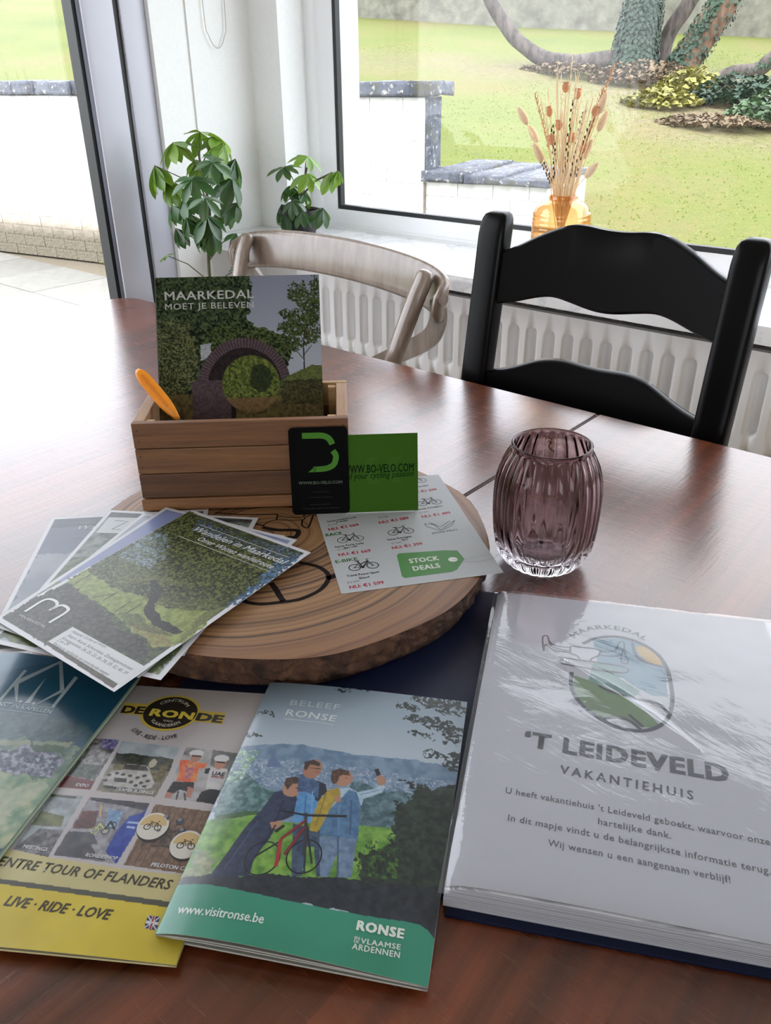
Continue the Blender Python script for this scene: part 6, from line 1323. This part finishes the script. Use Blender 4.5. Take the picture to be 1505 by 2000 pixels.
# ---------------------------------------------------------------- ring binder with plastic sleeves
bn = thing('ring_binder', 'dark blue ring binder lying open with a stack of plastic sleeves and title page', 'binder', (-.17, .40, .75)); BO = Vector((-.17, .40, .75))
M['navy'] = plain('navy_blue_binder_cloth', (8, 16, 42), .5, .12, 80, .1, **{'Specular__IOR__Level': .2})
a_ = R(27.4); bx = Vector((math.cos(a_), math.sin(a_), 0)); by = Vector((-bx.y, bx.x, 0)); SP = Vector((-.3179+.004, .527+.002, 0))   # top end of the spine hinge
Mb = Matrix((bx, by, Vector((0, 0, 1)))).transposed().to_4x4(); Mb.translation = Vector((SP.x-BO.x, SP.y-BO.y, 0))
b = MB(); b.box(.0, .262, -.3215, 0, .0004, .0030, M=Mb, bev=.0008); b.build('back_board', M['navy'], bn, smooth=True)
b = MB(); b.box(-.225, -.0045, -.3215, 0, .0004, .0034, M=Mb, bev=.0008); b.build('front_board', M['navy'], bn, smooth=True)
b = MB(); b.tube([tuple(Mb @ Vector((-.002, -.311, .0030))), tuple(Mb @ Vector((-.002, -.001, .0030)))], .0022, 8); b.build('hinge_rib', M['navy'], bn, smooth=True)
def plastic():
    n = N('crinkled_clear_plastic_sleeve'); v = n.pos((1, 1, 1)); a = n.noise(v, 14., 3., .6, 1.6); b__ = n.noise(n.pos((1, 3.2, 1), (0, 0, R(25))), 16., 4., .7, 1.); nm = n.bump(n.math('ADD', a, n.math('MULTIPLY', b__, .8)), .14, .003)
    tr = n.n('BsdfTransparent', Color=(.95, .955, .97, 1)); gl = n.n('BsdfGlossy', Roughness=.07, Color=(1, 1, 1, 1)); fr = thin_fresnel(n, 1.5); n.t.links.new(nm, gl.inputs['Normal'])
    mx = n.n('MixShader', Fac=n.math('MULTIPLY', fr.outputs[0], .85)); n.t.links.new(tr.outputs[0], mx.inputs[1]); n.t.links.new(gl.outputs[0], mx.inputs[2])
    df = n.n('BsdfDiffuse', Color=(.75, .76, .8, 1)); m2 = n.n('MixShader', Fac=.05); n.t.links.new(mx.outputs[0], m2.inputs[1]); n.t.links.new(df.outputs[0], m2.inputs[2]); n.t.links.new(m2.outputs[0], n.o.inputs[0]); return n.m
M['plastic'] = plastic()
TLs = Vector((-.3035, .5061, 0)); Mt = Matrix((bx, by, Vector((0, 0, 1)))).transposed().to_4x4(); Mt.translation = Vector((TLs.x-BO.x, TLs.y-BO.y, 0)) 
SW, SH = .226, .2915
def stackz(x, y, top):  # pile swells slightly, drops at the bound left edge
    return top-.0035*math.exp(-(max(x, 0)/.006)**1.)-.004*math.exp(-((SH+y)/.006) if SH+y > 0 else 0)*.3+.0012*math.sin(x*26)*math.sin(y*17)
b = MB(); nl = 15
V = []; F = []
for i in range(25):
    for j in range(29):
        x = SW*i/24; y = -SH*j/28; V.append((x, y, stackz(x, y, .0215)-.0006))
for i in range(25):
    for j in range(29):
        x = SW*i/24; y = -SH*j/28; V.append((x-.0005, y, .0032))
o_ = 25*29; idx = lambda i, j: i*29+j
F = [(idx(i, j), idx(i, j+1), idx(i+1, j+1), idx(i+1, j)) for i in range(24) for j in range(28)]+[(o_+idx(i, j), o_+idx(i+1, j), o_+idx(i+1, j+1), o_+idx(i, j+1)) for i in range(24) for j in range(28)]
for i in range(24): F += [(idx(i, 0), idx(i+1, 0), o_+idx(i+1, 0), o_+idx(i, 0)), (idx(i, 28), o_+idx(i, 28), o_+idx(i+1, 28), idx(i+1, 28))]
for j in range(28): F += [(idx(0, j), o_+idx(0, j), o_+idx(0, j+1), idx(0, j+1)), (idx(24, j), idx(24, j+1), o_+idx(24, j+1), o_+idx(24, j))]
def stackmat():
    n = N('stack_of_sleeved_pages'); sp = n.n('SeparateXYZ', Vector=n.pos()); w_ = n.n('TexNoise', _noise_dimensions='1D', W=n.math('ADD', sp.outputs[2], n.math('MULTIPLY', n.noise(n.pos(), 30., 2.), .001)), Scale=1400., Detail=2.).outputs['Fac']
    n.bsdf(n.ramp(w_, [(.4, lin((128, 130, 138))), (.6, lin((186, 188, 196)))]), .3, n.bump(w_, .5, .0006)); return n.m
link('sleeve_stack', MB().add([tuple(Mt @ Vector(v)) for v in V], F).mesh('sleeve_stack', stackmat(), True), bn)
# title page
tp = Page(212, 290, .8, (180, 180, 188), [(972, 1152), (1493, 1212), (1696, 1873), (865, 1717)], gain=0.64, org=(960, 1180), z=2.7615)
DK = (58, 62, 74)
def spoly(pts, c, ly): P = smoothpath([Vector((*tp.t(q_), 0)) for q_ in pts+[pts[0]]], 6)[:-1]; tp.ink([q_[:2] for q_ in P], [tuple(range(len(P)))], c, ly)
tp.poly([(545, 185), (620, 176), (700, 172), (800, 205), (900, 280), (940, 350), (945, 495), (860, 485), (780, 440), (700, 385), (600, 350), (570, 300)], (96, 134, 152), (104, 142, 160), 10)
tp.poly([(443, 370), (520, 395), (600, 430), (700, 480), (800, 545), (900, 640), (880, 660), (800, 655), (720, 615), (640, 600), (600, 610), (520, 560), (460, 500), (440, 440)], (98, 124, 88), (106, 132, 94), 10)
tp.poly([(545, 300), (700, 340), (690, 390), (800, 460), (760, 500), (620, 430), (520, 400)], (110, 146, 140), (104, 140, 134), 10)
tp.ink([tp.t(q_) for q_ in [(775, 222), (815, 218), (860, 238), (900, 280), (922, 325), (880, 318), (830, 298), (795, 265)]], [tuple(range(8))], (186, 150, 64), 1)
tp.ink([tp.t(q_) for q_ in [(608, 620), (680, 610), (735, 625), (790, 660), (740, 662), (670, 648)]], [tuple(range(6))], (186, 186, 192), 1)
oL = [(490, 202), (545, 178), (610, 167), (700, 170), (800, 203), (890, 262), (940, 335), (958, 400), (972, 490), (962, 575), (930, 630), (870, 664), (790, 675), (690, 658), (590, 612), (500, 545), (440, 470), (426, 410), (430, 352)]
tp.iline(oL, 3.0, DK, 3, smooth_=4); tp.iline([(758, 200), (768, 250), (800, 292), (860, 318), (925, 335)], 2.2, DK, 3, smooth_=4); tp.iline([(600, 608), (680, 600), (740, 620), (800, 668)], 2.4, DK, 3, smooth_=4); tp.iline([(738, 585), (770, 615), (815, 655)], 2.2, DK, 3, smooth_=3)
tp.iline([(575, 425), (620, 450), (700, 480), (780, 505), (860, 520), (910, 540), (945, 580)], 2.2, DK, 3, smooth_=4)
for pts in ([(277, 242), (274, 170), (288, 158), (303, 166), (315, 205), (350, 226), (422, 240)], [(277, 242), (290, 205), (320, 226), (360, 240), (420, 246)], [(303, 166), (312, 190), (345, 212), (424, 222)], [(575, 238), (640, 246), (672, 232), (686, 200), (712, 198), (716, 250), (735, 300), (722, 312), (702, 306), (696, 268)], [(575, 262), (650, 270), (700, 262), (706, 230)], [(424, 214), (578, 234), (572, 268)], [(424, 214), (426, 250), (455, 262), (476, 284)], [(572, 268), (540, 280), (532, 296)], [(362, 272), (700, 325), (694, 362), (372, 306)], [(600, 345), (694, 358)]): tp.iline(pts, 1.2, DK, 4, smooth_=4)
tp.ink([tp.t(q_) for q_ in [(424, 214), (578, 234), (572, 268), (540, 282), (480, 282), (455, 262), (426, 250)]], [tuple(range(7))], (184, 184, 192), 2)
tp.frame((860, 1120), 2.333)
# arched place name
L_ = 'MAARKEDAL'; q0, q1, q2 = [np.array(tp.t(q_)) for q_ in ((612, 285), (768, 246), (928, 300))]
ax_, ay_ = q0; bx_, by_ = q1; cx_, cy_ = q2; D_ = 2*(ax_*(by_-cy_)+bx_*(cy_-ay_)+cx_*(ay_-by_)); ux_ = ((ax_**2+ay_**2)*(by_-cy_)+(bx_**2+by_**2)*(cy_-ay_)+(cx_**2+cy_**2)*(ay_-by_))/D_; uy_ = ((ax_**2+ay_**2)*(cx_-bx_)+(bx_**2+by_**2)*(ax_-cx_)+(cx_**2+cy_**2)*(bx_-ax_))/D_
rad_ = math.hypot(ax_-ux_, ay_-uy_); a0 = math.degrees(math.atan2(ax_-ux_, -(ay_-uy_))); a1 = math.degrees(math.atan2(cx_-ux_, -(cy_-uy_))); tp.arc(L_, (ux_, uy_), rad_, a0, a1, 5.4, DK, .02, layer=3, space=1.15)
tp.txt('‘T LEIDEVELD', (378, 776), (1308, 946), 14.5, (52, 54, 66), .045, space=1.12, layer=2); tp.txt('VAKANTIEHUIS', (540, 905), (1148, 1026), 7.6, (56, 58, 72), .03, space=1.45)
TX = (64, 66, 78)
for t_, a, c in (("U heeft vakantiehuis 't Leideveld geboekt, waarvoor onze", (290, 995), (1500, 1230)), ('hartelijke dank.', (712, 1140), (1046, 1203)), ('In dit mapje vindt u de belangrijkste informatie terug.', (300, 1122), (1504, 1362)), ('Wij wensen u een aangenaam verblijf!', (482, 1240), (1318, 1402))): tp.txt(t_, a, c, 5., TX, .012, space=1.08)
def S(x, y):
    x = np.asarray(x, float)/1000; y = -np.asarray(y, float)/1000; z = np.array([stackz(a, c, .0215) for a, c in zip(x, y)]); P = np.stack([x, y, z+.0001], 1)
    Rm = np.array(Mt.to_3x3()); return P@Rm.T+np.array(Mt.translation)
sheet('title_page', tp, S, M['matte'], bn, .1)
# clear sleeve over the page, with one long crease
V = []; F = []; nx_, ny_ = 150, 190; p0 = np.array(tp.t((548, 385))); p1 = np.array(tp.t((1180, 815)))
dl = (p1-p0)/np.linalg.norm(p1-p0); Ll = np.linalg.norm(p1-p0)
for i in range(nx_):
    for j in range(ny_):
        x = -.003+(SW+.004)*i/(nx_-1); y = .003-(SH+.006)*j/(ny_-1); q_ = np.array([x*1000, -y*1000])-p0; s_ = q_@dl; t_ = abs(q_[0]*dl[1]-q_[1]*dl[0]); w_ = 11*math.sin(math.pi*min(1, max(0, s_/Ll)))**.7+.01
        cre = .0034*max(0, 1-t_/w_)**1.4 if 0 < s_ < Ll else 0
        v = Vector((x*22, y*22, 3)); z = stackz(x, y, .0215)+.0007+.0006*noise.noise(v)+.0002*noise.noise(v*2.7)+cre
        if i in (0, nx_-1) or j in (0, ny_-1): z -= .0009
        V.append(tuple(Mt @ Vector((x, y, max(z, stackz(x, y, .0215)+.00035)))))
F = [(i*ny_+j, i*ny_+j+1, (i+1)*ny_+j+1, (i+1)*ny_+j) for i in range(nx_-1) for j in range(ny_-1)]
me = bpy.data.meshes.new('clear_sleeve'); me.from_pydata(V, [], F); me.materials.append(M['plastic']); me.polygons.foreach_set('use_smooth', [True]*len(F)); link('clear_sleeve', me, bn)
# sleeve edges showing at the right and at the top
for k in range(3):
    Mk = Mt @ Matrix.Translation((.003+k*.0016, .0015+k*.001, 0)); V = [tuple(Mk @ Vector(v)) for v in ((0, 0, .0195-k*.003), (SW, 0, .0195-k*.003), (SW, -SH, .0195-k*.003), (0, -SH, .0195-k*.003))]
    MB().add(V, [(0, 1, 2, 3)]).build('sleeve', M['plastic'], bn, fix=False)
bpy.context.view_layer.update()
